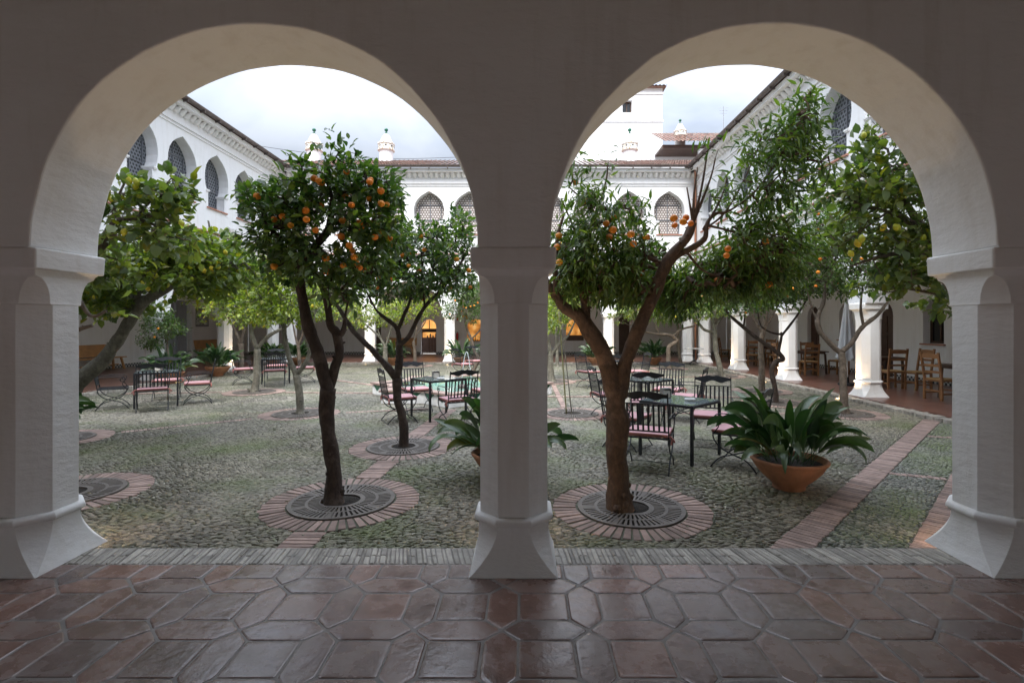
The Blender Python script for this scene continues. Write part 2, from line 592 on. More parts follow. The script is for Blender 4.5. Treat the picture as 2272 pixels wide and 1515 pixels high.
def mat_cobble(name, rot=25, sx=7.5, sy=26, moss=.55, pebble=False, base=((.20, .185, .15), (.34, .315, .26))):
    m, n, b = new_mat(name)
    g = N(n, 'ShaderNodeTexCoord')
    # the stones are laid in slowly turning courses
    tw = N(n, 'ShaderNodeTexNoise', Scale=.42, Detail=1.5)
    n.links.new(g.outputs['Object'], tw.inputs['Vector'])
    an = N(n, 'ShaderNodeMapRange'); an.inputs['To Min'].default_value = R(-38); an.inputs['To Max'].default_value = R(38)
    an.inputs['From Min'].default_value = .3; an.inputs['From Max'].default_value = .7
    n.links.new(tw.outputs['Fac'], an.inputs[0])
    ws = N(n, 'ShaderNodeTexNoise', Scale=.9, Detail=2)
    n.links.new(g.outputs['Object'], ws.inputs['Vector'])
    wv = N(n, 'ShaderNodeVectorMath', _operation='MULTIPLY_ADD')
    wv.inputs[1].default_value = (.5, .5, 0)
    n.links.new(ws.outputs['Color'], wv.inputs[0]); n.links.new(g.outputs['Object'], wv.inputs[2])
    rt = N(n, 'ShaderNodeMapping'); rt.inputs['Rotation'].default_value = (0, 0, R(rot)); rt.inputs['Scale'].default_value = (1, 1, 0)
    n.links.new(wv.outputs[0], rt.inputs['Vector'])
    mp = N(n, 'ShaderNodeVectorMath', _operation='MULTIPLY'); mp.inputs[1].default_value = (sx, sy, 1)
    n.links.new(rt.outputs[0], mp.inputs[0])
    v = N(n, 'ShaderNodeTexVoronoi', Scale=1); v.voronoi_dimensions = '2D'; v.feature = 'F1'
    n.links.new(mp.outputs[0], v.inputs['Vector'])
    ve = N(n, 'ShaderNodeTexVoronoi', Scale=1); ve.voronoi_dimensions = '2D'; ve.feature = 'DISTANCE_TO_EDGE'
    n.links.new(mp.outputs[0], ve.inputs['Vector'])
    sp = N(n, 'ShaderNodeSeparateColor'); n.links.new(v.outputs['Color'], sp.inputs[0])
    stone = ramp(n, [(0, base[0]), (.6, base[1]), (1, tuple(c * 1.45 for c in base[1]))])
    n.links.new(sp.outputs[0], stone.inputs[0])
    gap = ramp(n, [(.02, (1, 1, 1)), (.16, (0, 0, 0))])
    n.links.new(ve.outputs['Distance'], gap.inputs[0])
    mo = N(n, 'ShaderNodeTexNoise', Scale=.65, Detail=6, Roughness=.65)
    n.links.new(g.outputs['Object'], mo.inputs['Vector'])
    mor = ramp(n, [(.40, (0, 0, 0)), (.66, (1, 1, 1))])
    n.links.new(mo.outputs['Fac'], mor.inputs[0])
    mf = N(n, 'ShaderNodeTexNoise', Scale=14, Detail=5, Roughness=.7)
    n.links.new(g.outputs['Object'], mf.inputs['Vector'])
    mfr = ramp(n, [(.42, (0, 0, 0)), (.62, (1, 1, 1))])
    n.links.new(mf.outputs['Fac'], mfr.inputs[0])
    gapcol = mixrgb(n, mor.outputs[0], (.040, .036, .028), (.085, .125, .022))
    c = mixrgb(n, gap.outputs[0], stone.outputs[0], gapcol)
    mm = N(n, 'ShaderNodeMath', _operation='MULTIPLY'); n.links.new(mor.outputs[0], mm.inputs[0]); n.links.new(mfr.outputs[0], mm.inputs[1])
    mm2 = N(n, 'ShaderNodeMath', _operation='MULTIPLY'); n.links.new(mm.outputs[0], mm2.inputs[0]); mm2.inputs[1].default_value = moss
    c = mixrgb(n, mm2.outputs[0], c, (.105, .145, .030))
    # dust and wear patches
    du = N(n, 'ShaderNodeTexNoise', Scale=.5, Detail=5)
    mp3 = N(n, 'ShaderNodeMapping'); mp3.inputs['Location'].default_value = (31, 7, 0)
    n.links.new(g.outputs['Object'], mp3.inputs['Vector']); n.links.new(mp3.outputs[0], du.inputs['Vector'])
    dr = ramp(n, [(.3, (.68, .68, .68)), (.7, (1.28, 1.26, 1.22))])
    n.links.new(du.outputs['Fac'], dr.inputs[0])
    c = mixrgb(n, 1, c, dr.outputs[0], 'MULTIPLY')
    n.links.new(c, b.inputs['Base Color'])
    b.inputs['Roughness'].default_value = .62
    b.inputs['Specular IOR Level'].default_value = .45
    hs = ramp(n, [(0, (0, 0, 0)), (.22, (.85, .85, .85)), (.5, (1, 1, 1))])
    n.links.new(ve.outputs['Distance'], hs.inputs[0])
    tn = N(n, 'ShaderNodeMath', _operation='MULTIPLY_ADD'); tn.inputs[1].default_value = .35
    n.links.new(sp.outputs[1], tn.inputs[0]); n.links.new(hs.outputs[0], tn.inputs[2])
    bump(n, b, tn.outputs[0], 1.0, .035)
    return m


M['cobble'] = mat_cobble('slate_cobbles')
M['pebble'] = mat_cobble('round_pebbles', 45, 17, 14, moss=.8, base=((.12, .12, .105), (.22, .215, .185)))
M['brick'] = simple('clay_brick', (.315, .222, .186), .8, var=.28, scale=9, bs=.5, island=.34)
M['mortar'] = simple('mortar', (.10, .105, .072), .95, var=.35, scale=14, bs=.6)
M['grout'] = simple('floor_grout', (.185, .165, .152), .55, var=.25, scale=10, bs=.5)


def mat_floor_tile():
    m, n, b = new_mat('waxed_clay_tile')
    g = N(n, 'ShaderNodeTexCoord')
    ge = N(n, 'ShaderNodeNewGeometry')
    t = N(n, 'ShaderNodeTexNoise', Scale=5, Detail=8, Roughness=.62)
    n.links.new(g.outputs['Object'], t.inputs['Vector'])
    r = ramp(n, [(.28, (.105, .064, .052)), (.5, (.165, .100, .080)), (.75, (.205, .158, .138))])
    n.links.new(t.outputs['Fac'], r.inputs[0])
    ir = ramp(n, [(0, (.80, .84, .88)), (.35, (1.0, .97, .95)), (.7, (1.1, 1.0, .96)), (1, (1.35, 1.10, .98))])
    n.links.new(ge.outputs['Random Per Island'], ir.inputs[0])
    c = mixrgb(n, 1, r.outputs[0], ir.outputs[0], 'MULTIPLY')
    ti = N(n, 'ShaderNodeTexNoise', Scale=1.1, Detail=5)
    n.links.new(g.outputs['Object'], ti.inputs['Vector'])
    gr = ramp(n, [(.48, (0, 0, 0)), (.78, (.5, .5, .5))])
    n.links.new(ti.outputs['Fac'], gr.inputs[0])
    c = mixrgb(n, gr.outputs[0], c, (.19, .172, .160))
    n.links.new(c, b.inputs['Base Color'])
    rr = ramp(n, [(.3, (.15, .15, .15)), (.7, (.38, .38, .38))])
    n.links.new(t.outputs['Fac'], rr.inputs[0])
    n.links.new(rr.outputs[0], b.inputs['Roughness'])
    b.inputs['Specular IOR Level'].default_value = .9
    t2 = N(n, 'ShaderNodeTexNoise', Scale=14, Detail=4, Roughness=.55)
    n.links.new(g.outputs['Object'], t2.inputs['Vector'])
    t3 = N(n, 'ShaderNodeTexNoise', Scale=110, Detail=3)
    n.links.new(g.outputs['Object'], t3.inputs['Vector'])
    ad = N(n, 'ShaderNodeMath', _operation='MULTIPLY_ADD'); ad.inputs[1].default_value = .10
    n.links.new(t3.outputs['Fac'], ad.inputs[0]); n.links.new(t2.outputs['Fac'], ad.inputs[2])
    bump(n, b, ad.outputs[0], .34, .012)
    return m


M['tile'] = mat_floor_tile()


def mat_far_tile():
    m, n, b = new_mat('gallery_tile')
    g = N(n, 'ShaderNodeTexCoord')
    bt = N(n, 'ShaderNodeTexBrick', Scale=1)
    bt.inputs['Color1'].default_value = (.12, .050, .034, 1)
    bt.inputs['Color2'].default_value = (.18, .080, .055, 1)
    bt.inputs['Mortar'].default_value = (.13, .11, .10, 1)
    bt.inputs['Mortar Size'].default_value = .008
    bt.inputs['Brick Width'].default_value = .45
    bt.inputs['Row Height'].default_value = .28
    n.links.new(g.outputs['Object'], bt.inputs['Vector'])
    n.links.new(bt.outputs['Color'], b.inputs['Base Color'])
    b.inputs['Roughness'].default_value = .28
    t2 = N(n, 'ShaderNodeTexNoise', Scale=6, Detail=4)
    n.links.new(g.outputs['Object'], t2.inputs['Vector'])
    bump(n, b, t2.outputs['Fac'], .3, .01)
    return m


M['far_tile'] = mat_far_tile()


def mat_tile_band():
    m, n, b = new_mat('stepped_tile_band')
    g = N(n, 'ShaderNodeTexCoord')
    c = N(n, 'ShaderNodeTexChecker', Scale=14)
    c.inputs['Color1'].default_value = (.02, .025, .03, 1); c.inputs['Color2'].default_value = (.5, .5, .48, 1)
    n.links.new(g.outputs['Object'], c.inputs['Vector'])
    n.links.new(c.outputs[0], b.inputs['Base Color'])
    b.inputs['Roughness'].default_value = .3
    return m


M['tile_band'] = mat_tile_band()


def mat_mosaic():
    m, n, b = new_mat('fountain_mosaic')
    g = N(n, 'ShaderNodeTexCoord')
    v = N(n, 'ShaderNodeTexVoronoi', Scale=16)
    n.links.new(g.outputs['Object'], v.inputs['Vector'])
    sp = N(n, 'ShaderNodeSeparateColor'); n.links.new(v.outputs['Color'], sp.inputs[0])
    r = ramp(n, [(0, (.55, .58, .50)), (.45, (.30, .42, .30)), (.7, (.5, .42, .16)), (.88, (.04, .12, .10)), (.94, (.6, .6, .55))], 'CONSTANT')
    n.links.new(sp.outputs[0], r.inputs[0])
    n.links.new(r.outputs[0], b.inputs['Base Color'])
    b.inputs['Roughness'].default_value = .2
    return m


M['mosaic'] = mat_mosaic()


def mat_water():
    m, n, b = new_mat('pool_water')
    b.inputs['Base Color'].default_value = (.23, .40, .33, 1)
    b.inputs['Roughness'].default_value = .06
    b.inputs['Specular IOR Level'].default_value = .8
    g = N(n, 'ShaderNodeTexCoord')
    t = N(n, 'ShaderNodeTexNoise', Scale=9, Detail=3)
    n.links.new(g.outputs['Object'], t.inputs['Vector'])
    bump(n, b, t.outputs['Fac'], .3, .01)
    return m


M['water'] = mat_water()


def mat_chimney_band():
    m, n, b = new_mat('patterned_chimney_tile')
    g = N(n, 'ShaderNodeTexCoord')
    mp = N(n, 'ShaderNodeMapping'); mp.inputs['Scale'].default_value = (9, 9, 9)
    n.links.new(g.outputs['Object'], mp.inputs['Vector'])
    v = N(n, 'ShaderNodeTexVoronoi', Scale=1); v.feature = 'F1'
    n.links.new(mp.outputs[0], v.inputs['Vector'])
    r = ramp(n, [(0, (.10, .09, .04)), (.22, (.55, .40, .12)), (.34, (.75, .74, .70))], 'CONSTANT')
    n.links.new(v.outputs['Distance'], r.inputs[0])
    n.links.new(r.outputs[0], b.inputs['Base Color'])
    b.inputs['Roughness'].default_value = .35
    return m


M['chimney_band'] = mat_chimney_band()


# ---------------------------------------------------------------- pillars (shared meshes)
def oct_loops(loops):
    """loops of (z, half width, half width of the flat face)"""
    vs, fs = [], []
    for z, a, w in loops:
        w = min(w, a - .003)
        vs += [(w, -a, z), (a, -w, z), (a, w, z), (w, a, z), (-w, a, z), (-a, w, z), (-a, -w, z), (-w, -a, z)]
    for i in range(len(loops) - 1):
        for k in range(8):
            p = i * 8 + k; q = i * 8 + (k + 1) % 8
            fs.append((p, q, q + 8, p + 8))
    m = len(loops) - 1
    fs.append(tuple(reversed(range(8)))); fs.append(tuple(range(m * 8, m * 8 + 8)))
    return vs, fs


def pillar_meshes():
    base = [(0, .285, .282)]
    for i in range(1, 13):
        t = i / 12
        base.append((.30 * t, .232 + .053 * (1 - t) ** 2.2, .105 + .177 * (1 - t) ** 1.9))
    for i in range(0, 9):
        a = PI * i / 8
        k = .028 * math.sin(a)
        base.append((.302 + .058 * (1 - math.cos(a)) / 2, .234 + k, .106 + k * .42))
    shaft = [(.362, .225, .100), (.9, .226, .100), (1.4, .225, .100), (1.735, .225, .100), (1.742, .229, .118), (1.75, .226, .120)]
    for i in range(1, 13):
        t = i / 12
        shaft.append((1.75 + .175 * t, .226, .120 + .104 * (1 - math.sqrt(max(0, 1 - t * t)))))
    shaft += [(1.945, .232, .229), (1.962, .245, .242)]
    imp = [(1.963, .262, .259), (1.968, .272, .262), (2.088, .276, .266), (2.098, .270, .262), (2.10, .262, .258)]
    res = []
    for nm, lp, sm in (('base', base, True), ('shaft', shaft, True), ('impost', imp, False)):
        mb = MB()
        # finer, slightly hand-made surface
        v, f = oct_loops(lp)
        v = [(x + .0035 * noise.noise(Vector((x * 5, y * 5 + 3, z * 4))), y + .0035 * noise.noise(Vector((x * 5 + 9, y * 5, z * 4))), z) for x, y, z in v]
        mb.add(v, f)
        o = mb.build(nm, M['plaster'], None, smooth=True, auto=28)
        o.modifiers.new('edge_wear', 'BEVEL')
        md = o.modifiers[-1]; md.width = .008; md.segments = 2; md.limit_method = 'ANGLE'; md.angle_limit = R(25)
        res.append(o)
    return res


PB, PS, PI_ = pillar_meshes()
PIL_USED = [False]


def pillar(parent, u, d, rz=0.0):
    """pillar part (shaft) with base and impost as sub-parts, local coordinates of the wing"""
    if not PIL_USED[0]:
        s, b, i = PS, PB, PI_; PIL_USED[0] = True
        s.name = 'pillar'
    else:
        s, b, i = PS.copy(), PB.copy(), PI_.copy()
        for o in (s, b, i): col.objects.link(o)
        s.name = 'pillar'; b.name = 'base'; i.name = 'impost'
    s.parent = parent; s.location = (u, d, 0); s.rotation_euler = (0, 0, rz)
    b.parent = s; i.parent = s
    return s


def arcade_outline(u0, u1, z0, z1, centers, rad, seg=40, wob=.004):
    pts = [(u0, z1), (u0, z0)]
    for c in sorted(centers):
        for k in range(seg + 1):
            a = PI - PI * k / seg
            r = rad + wob * noise.noise(Vector((c * 3 + math.cos(a) * 2, math.sin(a) * 2, 1.7))) + wob * .5 * noise.noise(Vector((c * 3 + math.cos(a) * 9, math.sin(a) * 9, 4.7)))
            x = c + r * math.cos(a); z = z0 + (rad * 1.005) * 0 + r * math.sin(a)
            pts.append((x, z))
    pts += [(u1, z0), (u1, z1)]
    return pts


WIN = [(-.52, 5.62), (.52, 5.62), (.52, 6.13), (.575, 6.16), (.575, 6.20), (.645, 6.36), (.68, 6.58), (.665, 6.80), (.60, 7.02),
       (.48, 7.20), (.32, 7.34), (.14, 7.45), (0, 7.53), (-.14, 7.45), (-.32, 7.34), (-.48, 7.20), (-.60, 7.02), (-.665, 6.80),
       (-.68, 6.58), (-.645, 6.36), (-.575, 6.20), (-.575, 6.16), (-.52, 6.13)]


def barrel_roof(mb, u0, u1, d0, z0, d1, z1, pitch=.23, row=.36, amp=.045):
    ln = math.hypot(d1 - d0, z1 - z0)
    rows = int(ln / row)
    nu = int((u1 - u0) / pitch * 6)
    nrm = Vector((0, -(z1 - z0) / ln, (d1 - d0) / ln))
    for r in range(rows):
        t0 = r / rows; t1 = (r + 1.12) / rows
        vs = []
        for t, lift in ((t0, .035), (min(t1, 1), .0)):
            for i in range(nu + 1):
                u = u0 + (u1 - u0) * i / nu
                ph = (u / pitch) % 1
                h = amp * (abs(math.sin(PI * ph)) * 1.6 - .5)
                jit = .008 * noise.noise(Vector((math.floor(u / pitch) * 1.7, r * 2.3, 0)))
                p = Vector((u, d0 + (d1 - d0) * t, z0 + (z1 - z0) * t)) + nrm * (h + lift + jit)
                vs.append(p)
        fs = [(i, i + 1, i + nu + 2, i + nu + 1) for i in range(nu)]
        mb.add(vs, fs)


def make_wing(root, pillars, u0, u1, gallery, wall_u0, wall_u1, win_mat, roof_pts, windows=True, arches=None):
    T = .50
    # arcade wall
    rad = 1.45
    centers = arches
    mb = MB()
    mb.poly_wall(arcade_outline(u0, u1, 2.10, 4.58, centers, rad, 28), [], 0, T)
    mb.build('arcade_wall', M['plaster_far'], root)
    for u in pillars:
        pillar(root, u, T / 2 + .0)
    # ledge between the storeys
    mb = MB()
    mb.box(u0, u1, -.10, T, 4.581, 4.66)
    mb.box(u0, u1, -.05, T, 4.661, 4.72)
    mb.build('ledge', M['plaster_far'], root)
    mb = MB()
    n = int((u1 - u0) / .3)
    for i in range(n):
        a = u0 + (u1 - u0) * i / n
        mb.box(a + .006, a + (u1 - u0) / n - .006, -.16, .02, 4.722, 4.752)
    mb.build('ledge_tiles', M['sill_brick'], root)
    # upper wall with its windows
    wc = [p + s for p in pillars for s in (-.885, .885)]
    wc = sorted(w for w in wc if u0 + .75 < w < u1 - .75)
    holes = [[(c + x, z) for x, z in WIN] for c in wc] if windows else []
    mb = MB()
    mb.poly_wall([(u0, 4.721), (u1, 4.721), (u1, 8.46), (u0, 8.46)], holes, 0, .42)
    for p in pillars:                                            # small consoles under the piers
        mb.box(p - .20, p + .20, -.06, .0, 5.10, 5.16)
        mb.box(p - .15, p + .15, -.045, .0, 5.04, 5.099)
        mb.box(p - .09, p + .09, -.03, .0, 4.96, 5.039)
    mb.build('upper_wall', M['plaster_far'], root)
    # cornice
    mb = MB()
    mb.box(u0, u1, -.035, -.001, 7.74, 7.78)
    mb.box(u0, u1, -.06, -.001, 7.84, 7.90)
    mb.box(u0, u1, -.10, -.001, 8.22, 8.30)
    mb.box(u0, u1, -.34, -.001, 8.30, 8.40)
    k = int((u1 - u0) / .24)
    for i in range(k):
        c = u0 + (i + .5) * (u1 - u0) / k
        vs = []
        for j in range(7):
            a = PI * j / 6
            for d, s in ((-.001, 1), (-.09, 1), (-.21, .55)):
                vs.append((c + .105 * math.cos(a) * s, d, 8.215 - .12 * math.sin(a) * s + .08 * (1 if s < 1 else 0)))
        fs = []
        for j in range(6):
            for q in range(2):
                p = j * 3 + q
                fs.append((p, p + 3, p + 4, p + 1))
        fs.append(tuple(j * 3 + 2 for j in range(7)))
        mb.add(vs, fs)
    mb.build('cornice', M['plaster_far'], root)
    if windows and wc:
        # one window (lattice with frame, sill, imposts), then copies
        mb = MB()
        mb.poly_wall([(x * .995, 5.62 + (z - 5.62) * .997 + .003) for x, z in WIN], [], .34, .37)
        w = mb.build('window', win_mat, root)
        mf = MB()
        for x in (-.5, -.012, .475):
            mf.box(x, x + .03, .315, .338, 5.64, 6.95 if abs(x) > .1 else 7.4)
        for z in (5.64, 6.28, 6.95):
            mf.box(-.5, .5, .312, .337, z, z + .035)
        mf.build('frame', M['lattice_frame'], w)
        ms = MB(); ms.box(-.58, .58, -.05, .33, 5.575, 5.619); ms.build('sill', M['sill_brick'], w)
        for s in (-1, 1):
            mi = MB()
            mi.box(s * .47, s * .62, -.03, .33, 6.125, 6.155)
            mi.box(s * .45, s * .62, -.045, .33, 6.156, 6.20)
            mi.tube([(s * .50, .03, 5.63), (s * .50, .03, 6.12)], .028, 10)
            mi.build('impost', M['plaster_far'], w)
        w.location = (wc[0], 0, 0)
        for c in wc[1:]:
            k = copy_tree(w, root); k.location = (c, 0, 0)
    # roof
    mb = MB()
    e0, e1, d1, z1 = roof_pts
    barrel_roof(mb, e0, e1, -.42, 8.50, d1, z1)
    mb.build('roof', M['roof'], root, smooth=True)
    mb = MB(); mb.box(e0, e1, -.36, d1, 8.401, 8.44); mb.build('roof_deck', M['plaster_far'], root)
    mb = MB()
    pts = []
    vs = []
    for u in (e0, e1):
        for j in range(9):
            a = PI + PI * j / 8
            vs.append((u, -.46 + .09 * math.cos(a), 8.53 + .09 * math.sin(a)))
    mb.add(vs, [(j, j + 1, j + 10, j + 9) for j in range(8)])
    n = int((e1 - e0) / .8)
    for i in range(n):
        u = e0 + (i + .5) * (e1 - e0) / n
        mb.box(u - .012, u + .012, -.535, -.365, 8.385, 8.47)
    mb.build('gutter', M['copper'], root)


# ---------------------------------------------------------------- the wings
XL, XR, YB, YF = -10.75, 7.56, 22.6, 3.79        # courtyard faces
sideY = [22.3, 18.75, 15.2, 11.65, 8.1, 4.55]

back = empty('gallery_wing', (0, YB, 0), 0, 'white wing with chimneys and red tile roof across the far end of the courtyard', 'building')
bp = [-10.45, -6.9, -3.36, .18, 3.72, 7.25]
make_wing(back, bp, XL - .0, XR + .0, 5.9, -15.4, 11.2, M['lattice_back'], (-15, 11.5, 3.6, 10.0),
          arches=[(bp[i] + bp[i + 1]) / 2 for i in range(5)])
leftw = empty('gallery_wing', (XL, 0, 0), PI / 2, 'white arcaded wing along the left side of the courtyard with dark latticed windows', 'building')
make_wing(leftw, sideY, 3.9, YB - .001, 4.6, 0, 28, M['lattice'], (3.9, 26.4, 3.8, 10.0),
          arches=[(sideY[i] + sideY[i + 1]) / 2 for i in range(5)])
rightw = empty('gallery_wing', (XR, 0, 0), -PI / 2, 'white arcaded wing with deep latticed windows along the right side of the courtyard', 'building')
make_wing(rightw, [-y for y in sideY], -YB + .001, -3.9, 3.6, 0, 28, M['lattice'], (-26.4, -3.9, 3.8, 10.0),
          arches=[-(sideY[i] + sideY[i + 1]) / 2 for i in range(5)])

# front wing, the one we stand in
front = empty('gallery_wing', (0, YF, 0), PI, 'near white plaster arcade framing the courtyard with two round arches', 'arcade')
FT = .53
fp = [-10.0, -6.69, -3.385, -.075, 3.25, 6.56]
fu = sorted(-x for x in fp)
mb = MB()
mb.poly_wall(arcade_outline(-XR, -XL, 2.10, 4.35, [(fu[i] + fu[i + 1]) / 2 for i in range(5)], 1.425, 56, .011), [], 0, FT)
fw = mb.build('arcade_wall', M['plaster'], front, bevel=.012)
for u in fu: pillar(front, u, FT / 2)
mb = MB(); mb.box(-XR, -XL, 0, .42, 4.351, 8.46); mb.build('upper_wall', M['plaster_far'], front)
mb = MB(); barrel_roof(mb, -XR - 3, -XL + 3, -.42, 8.50, 3.8, 10.0); barrel_roof(mb, -XR - 3, -XL + 3, 8.2, 8.5, 3.7, 10.0); mb.build('roof', M['roof'], front, smooth=True)
mb = MB(); mb.box(-XR - 3, -XL + 3, -.36, 8, 8.401, 8.44); mb.build('roof_deck', M['plaster_far'], front)
mb = MB()
ru = [-9.5 + 3.31 * k for k in range(8)]
mb.poly_wall([(-11.5, 0), (15.5, 0), (15.5, 8.39), (-11.5, 8.39)], [[(a + .80, .02), (a + 2.51, .02), (a + 2.51, 1.12), (a + .80, 1.12)] for a in ru[:7]], 5.2, 5.6)  # unseen low openings added to let fill light reach the arcade
mb.build('rear_wall_fill_openings', M['plaster_far'], front)
mb = MB(); mb.box(-11.5, 15.5, FT + .001, 5.199, 4.352, 4.5)
mb.build('ceiling', M['ceiling'], front)


# walls, doors and ceilings behind the arcades
def arch_outline(x0, x1, z0, zs, apex, seg=12, pointed=True):
    c = (x0 + x1) / 2; w = (x1 - x0) / 2
    pts = [(x0, z0), (x1, z0), (x1, zs)]
    for k in range(1, seg):
        t = k / seg
        a = PI * t
        x = c + w * math.cos(a)
        z = zs + (apex - zs) * (math.sin(a) ** (.85 if pointed else 1))
        pts.append((x, z))
    pts.append((x0, zs))
    return pts


GB = 5.9            # depth of the far gallery
mb = MB()
door_px = [(935, 968)]
dX = lambda px, Y: (px - VX) / F * Y
Yw = YB + GB
o1 = arch_outline(dX(934, Yw), dX(968, Yw), 0.001, 1.45, 1.93)
o2 = arch_outline(dX(1036, Yw), dX(1076, Yw), .75, 1.5, 1.95)
o3 = arch_outline(dX(1256, Yw), dX(1296, Yw), .75, 1.4, 1.95)
o4 = arch_outline(dX(1373, Yw), dX(1397, Yw), .001, 1.9, 2.1)
o5 = arch_outline(dX(827, Yw), dX(845, Yw), .001, 1.8, 2.1)
mb.poly_wall([(-15.4, 0), (11.2, 0), (11.2, 4.4), (-15.4, 4.4)], [o1, o2, o3, o4, o5], GB, GB + .3)
mb.build('gallery_wall', M['plaster_far'], back)
mb = MB()
for a, b in ((-15.4, o5[0][0]), (o5[1][0], o1[0][0]), (o1[1][0], o4[0][0]), (o4[1][0], 11.2)):
    mb.box(a, b, GB - .012, GB - .001, .001, .13)
mb.build('tile_band', M['tile_band'], back)
# raised frame round the pointed door
mb = MB()
x0, x1 = o1[0][0], o1[1][0]
mb.poly_wall([(x0 - .34, .135), (x1 + .34, .135), (x1 + .34, 2.45), (x0 - .34, 2.45)],
             [[(p[0], max(p[1], .14)) for p in arch_outline(x0 - .12, x1 + .12, .14, 1.45, 2.1)]], GB - .04, GB - .002)
mb.box(x0 - .30, x0 - .02, GB - .07, GB - .041, 1.40, 1.46); mb.box(x1 + .02, x1 + .30, GB - .07, GB - .041, 1.40, 1.46)
mb.build('door_surround', M['plaster_far'], back)
# lit rooms behind the windows
mb = MB()
mb.poly_wall(o2, [], GB + .28, GB + .299)
w_ = mb.build('lit_window', M['room_glow'], back)
mb = MB(); cx = (o2[0][0] + o2[1][0]) / 2
mb.box(o2[0][0] - .05, o2[1][0] + .05, GB - .05, GB + .27, .71, .749)
mb.build('sill', M['sill_brick'], w_)
mb = MB()
for i in range(7):
    x = o2[0][0] + .08 + i * .13
    mb.lathe([(.03, 0), (.045, .07), (.04, .07), (.0, .07)], 8, (x, GB + .1, .75))
    for k in range(5):
        mb.tube([(x, GB + .1, .82), (x + random.uniform(-.04, .04), GB + .1 + random.uniform(-.03, .03), .82 + random.uniform(.12, .28))], [.012, .006], 5)
mb.build('small_cacti', M['leaf_lemon'], w_)
mb = MB()
mb.poly_wall(o3, [], GB + .28, GB + .299)
w_ = mb.build('lit_window', M['room_glow'], back)
mb = MB(); mb.box(o3[0][0] + .002, o3[1][0] - .002, GB + .18, GB + .22, .751, 1.05); mb.build('lower_sash', M['dark_wood'], w_)
# the shop-like door with warm room behind it
mb = MB(); mb.box(x0 - .4, x1 + .4, GB + 1.5, GB + 1.53, 0, 2.5); d_ = mb.build('hall', M['room_glow'], back)
mb = MB(); mb.box(x0 + .002, x1 - .002, GB + .2, GB + .24, 1.22, 1.42)
mb.box(x0 + .002, x0 + .05, GB + .2, GB + .24, .002, 1.219); mb.box(x1 - .05, x1 - .002, GB + .2, GB + .24, .002, 1.219)
mb.box((x0 + x1) / 2 - .02, (x0 + x1) / 2 + .02, GB + .2, GB + .24, 1.421, 1.9)
mb.build('door_frame', M['dark_wood'], d_)
mb = MB()
for i in range(4): mb.box(x0 + .1 + i * .16, x0 + .17 + i * .16, GB + 1.2, GB + 1.26, .002, 1.0 + .12 * (i % 2))
mb.box(x0 - .3, x1 + .3, GB + 1.25, GB + 1.29, .002, .9)
mb.build('counter', M['dark_wood'], d_)
mb = MB(); mb.poly_wall(o4, [], GB + .1, GB + .16); mb.build('wooden_door', M['dark_wood'], back)
mb = MB(); mb.poly_wall(o5, [], GB + .1, GB + .16); mb.build('wooden_door', M['dark_wood'], back)
mb = MB(); mb.box(-15.4, 11.2, .501, GB - .001, 4.25, 4.4); mb.build('gallery_ceiling', M['plaster_far'], back)

# chimneys on the far roof
def chimney(parent, x, d, zb, s=1.0):
    mb = MB()
    mb.lathe([(.40, 0), (.40, .78), (.46, .80)], 28, cap=False)
    o = mb.build('chimney', M['white_paint'], parent, smooth=True, auto=40)
    mb = MB(); mb.lathe([(.44, 1.28), (.36, 1.36), (.30, 1.50), (.22, 1.66), (.12, 1.80), (.07, 1.84)], 28)
    mb.build('cap', M['white_paint'], o, smooth=True, auto=40)
    mb = MB()
    prof = [(.46, .80), (.50, .82), (.50, .90), (.465, .92), (.465, 1.16), (.50, 1.18), (.50, 1.26), (.44, 1.28)]
    mb.lathe(prof, 28, cap=False)
    mb.build('tiled_collar', M['chimney_band'], o)
    mb = MB()
    for k in range(8):
        a = 2 * PI * k / 8 + .2
        for j in range(2):
            pts = []
            for q in range(8):
                r = .075 if q % 2 == 0 else .032
                b = PI * q / 4
                pts.append((r * math.cos(b), r * math.sin(b)))
        ca, sa = math.cos(a), math.sin(a)
        vs = [(ca * .474 - sa * u, sa * .474 + ca * u, 1.04 + w) for u, w in pts] + [(ca * .45 - sa * u, sa * .45 + ca * u, 1.04 + w) for u, w in pts]
        mb.add(vs, [tuple(range(8))] + [(q, (q + 1) % 8, (q + 1) % 8 + 8, q + 8) for q in range(8)])
    mb.build('star_vent', M['black'], o)
    mb = MB()
    mb.lathe([(.07, 1.84), (.10, 1.86), (.05, 1.92), (.04, 1.97), (.10, 2.02), (.115, 2.09), (.08, 2.15), (.03, 2.18)], 16)
    mb.build('finial', M['green_glaze'], o, smooth=True)
    o.location = (x, d, zb); o.scale = (s, s, s)
    return o


for px in (697, 857, 1397):
    Yc = YB + 3.0
    chimney(back, dX(px, Yc), 3.0, 9.62, .84)

# downpipe with hopper in the right corner
mb = MB()
mb.tube(crom([(7.36, .0 - .40, 8.42), (7.40, -.36, 8.1), (7.47, -.10, 7.7), (7.50, -.07, 7.4), (7.50, -.07, 4.9), (7.50, -.20, 4.7), (7.50, -.07, 4.4), (7.50, -.07, .1)], 3), .045, 10)
mb.build('downpipe', M['bright_copper'], back, smooth=True)
mb = MB(); mb.box(7.22, 7.50, -.56, -.28, 8.30, 8.58, bev=.02); mb.build('hopper', M['copper'], back)

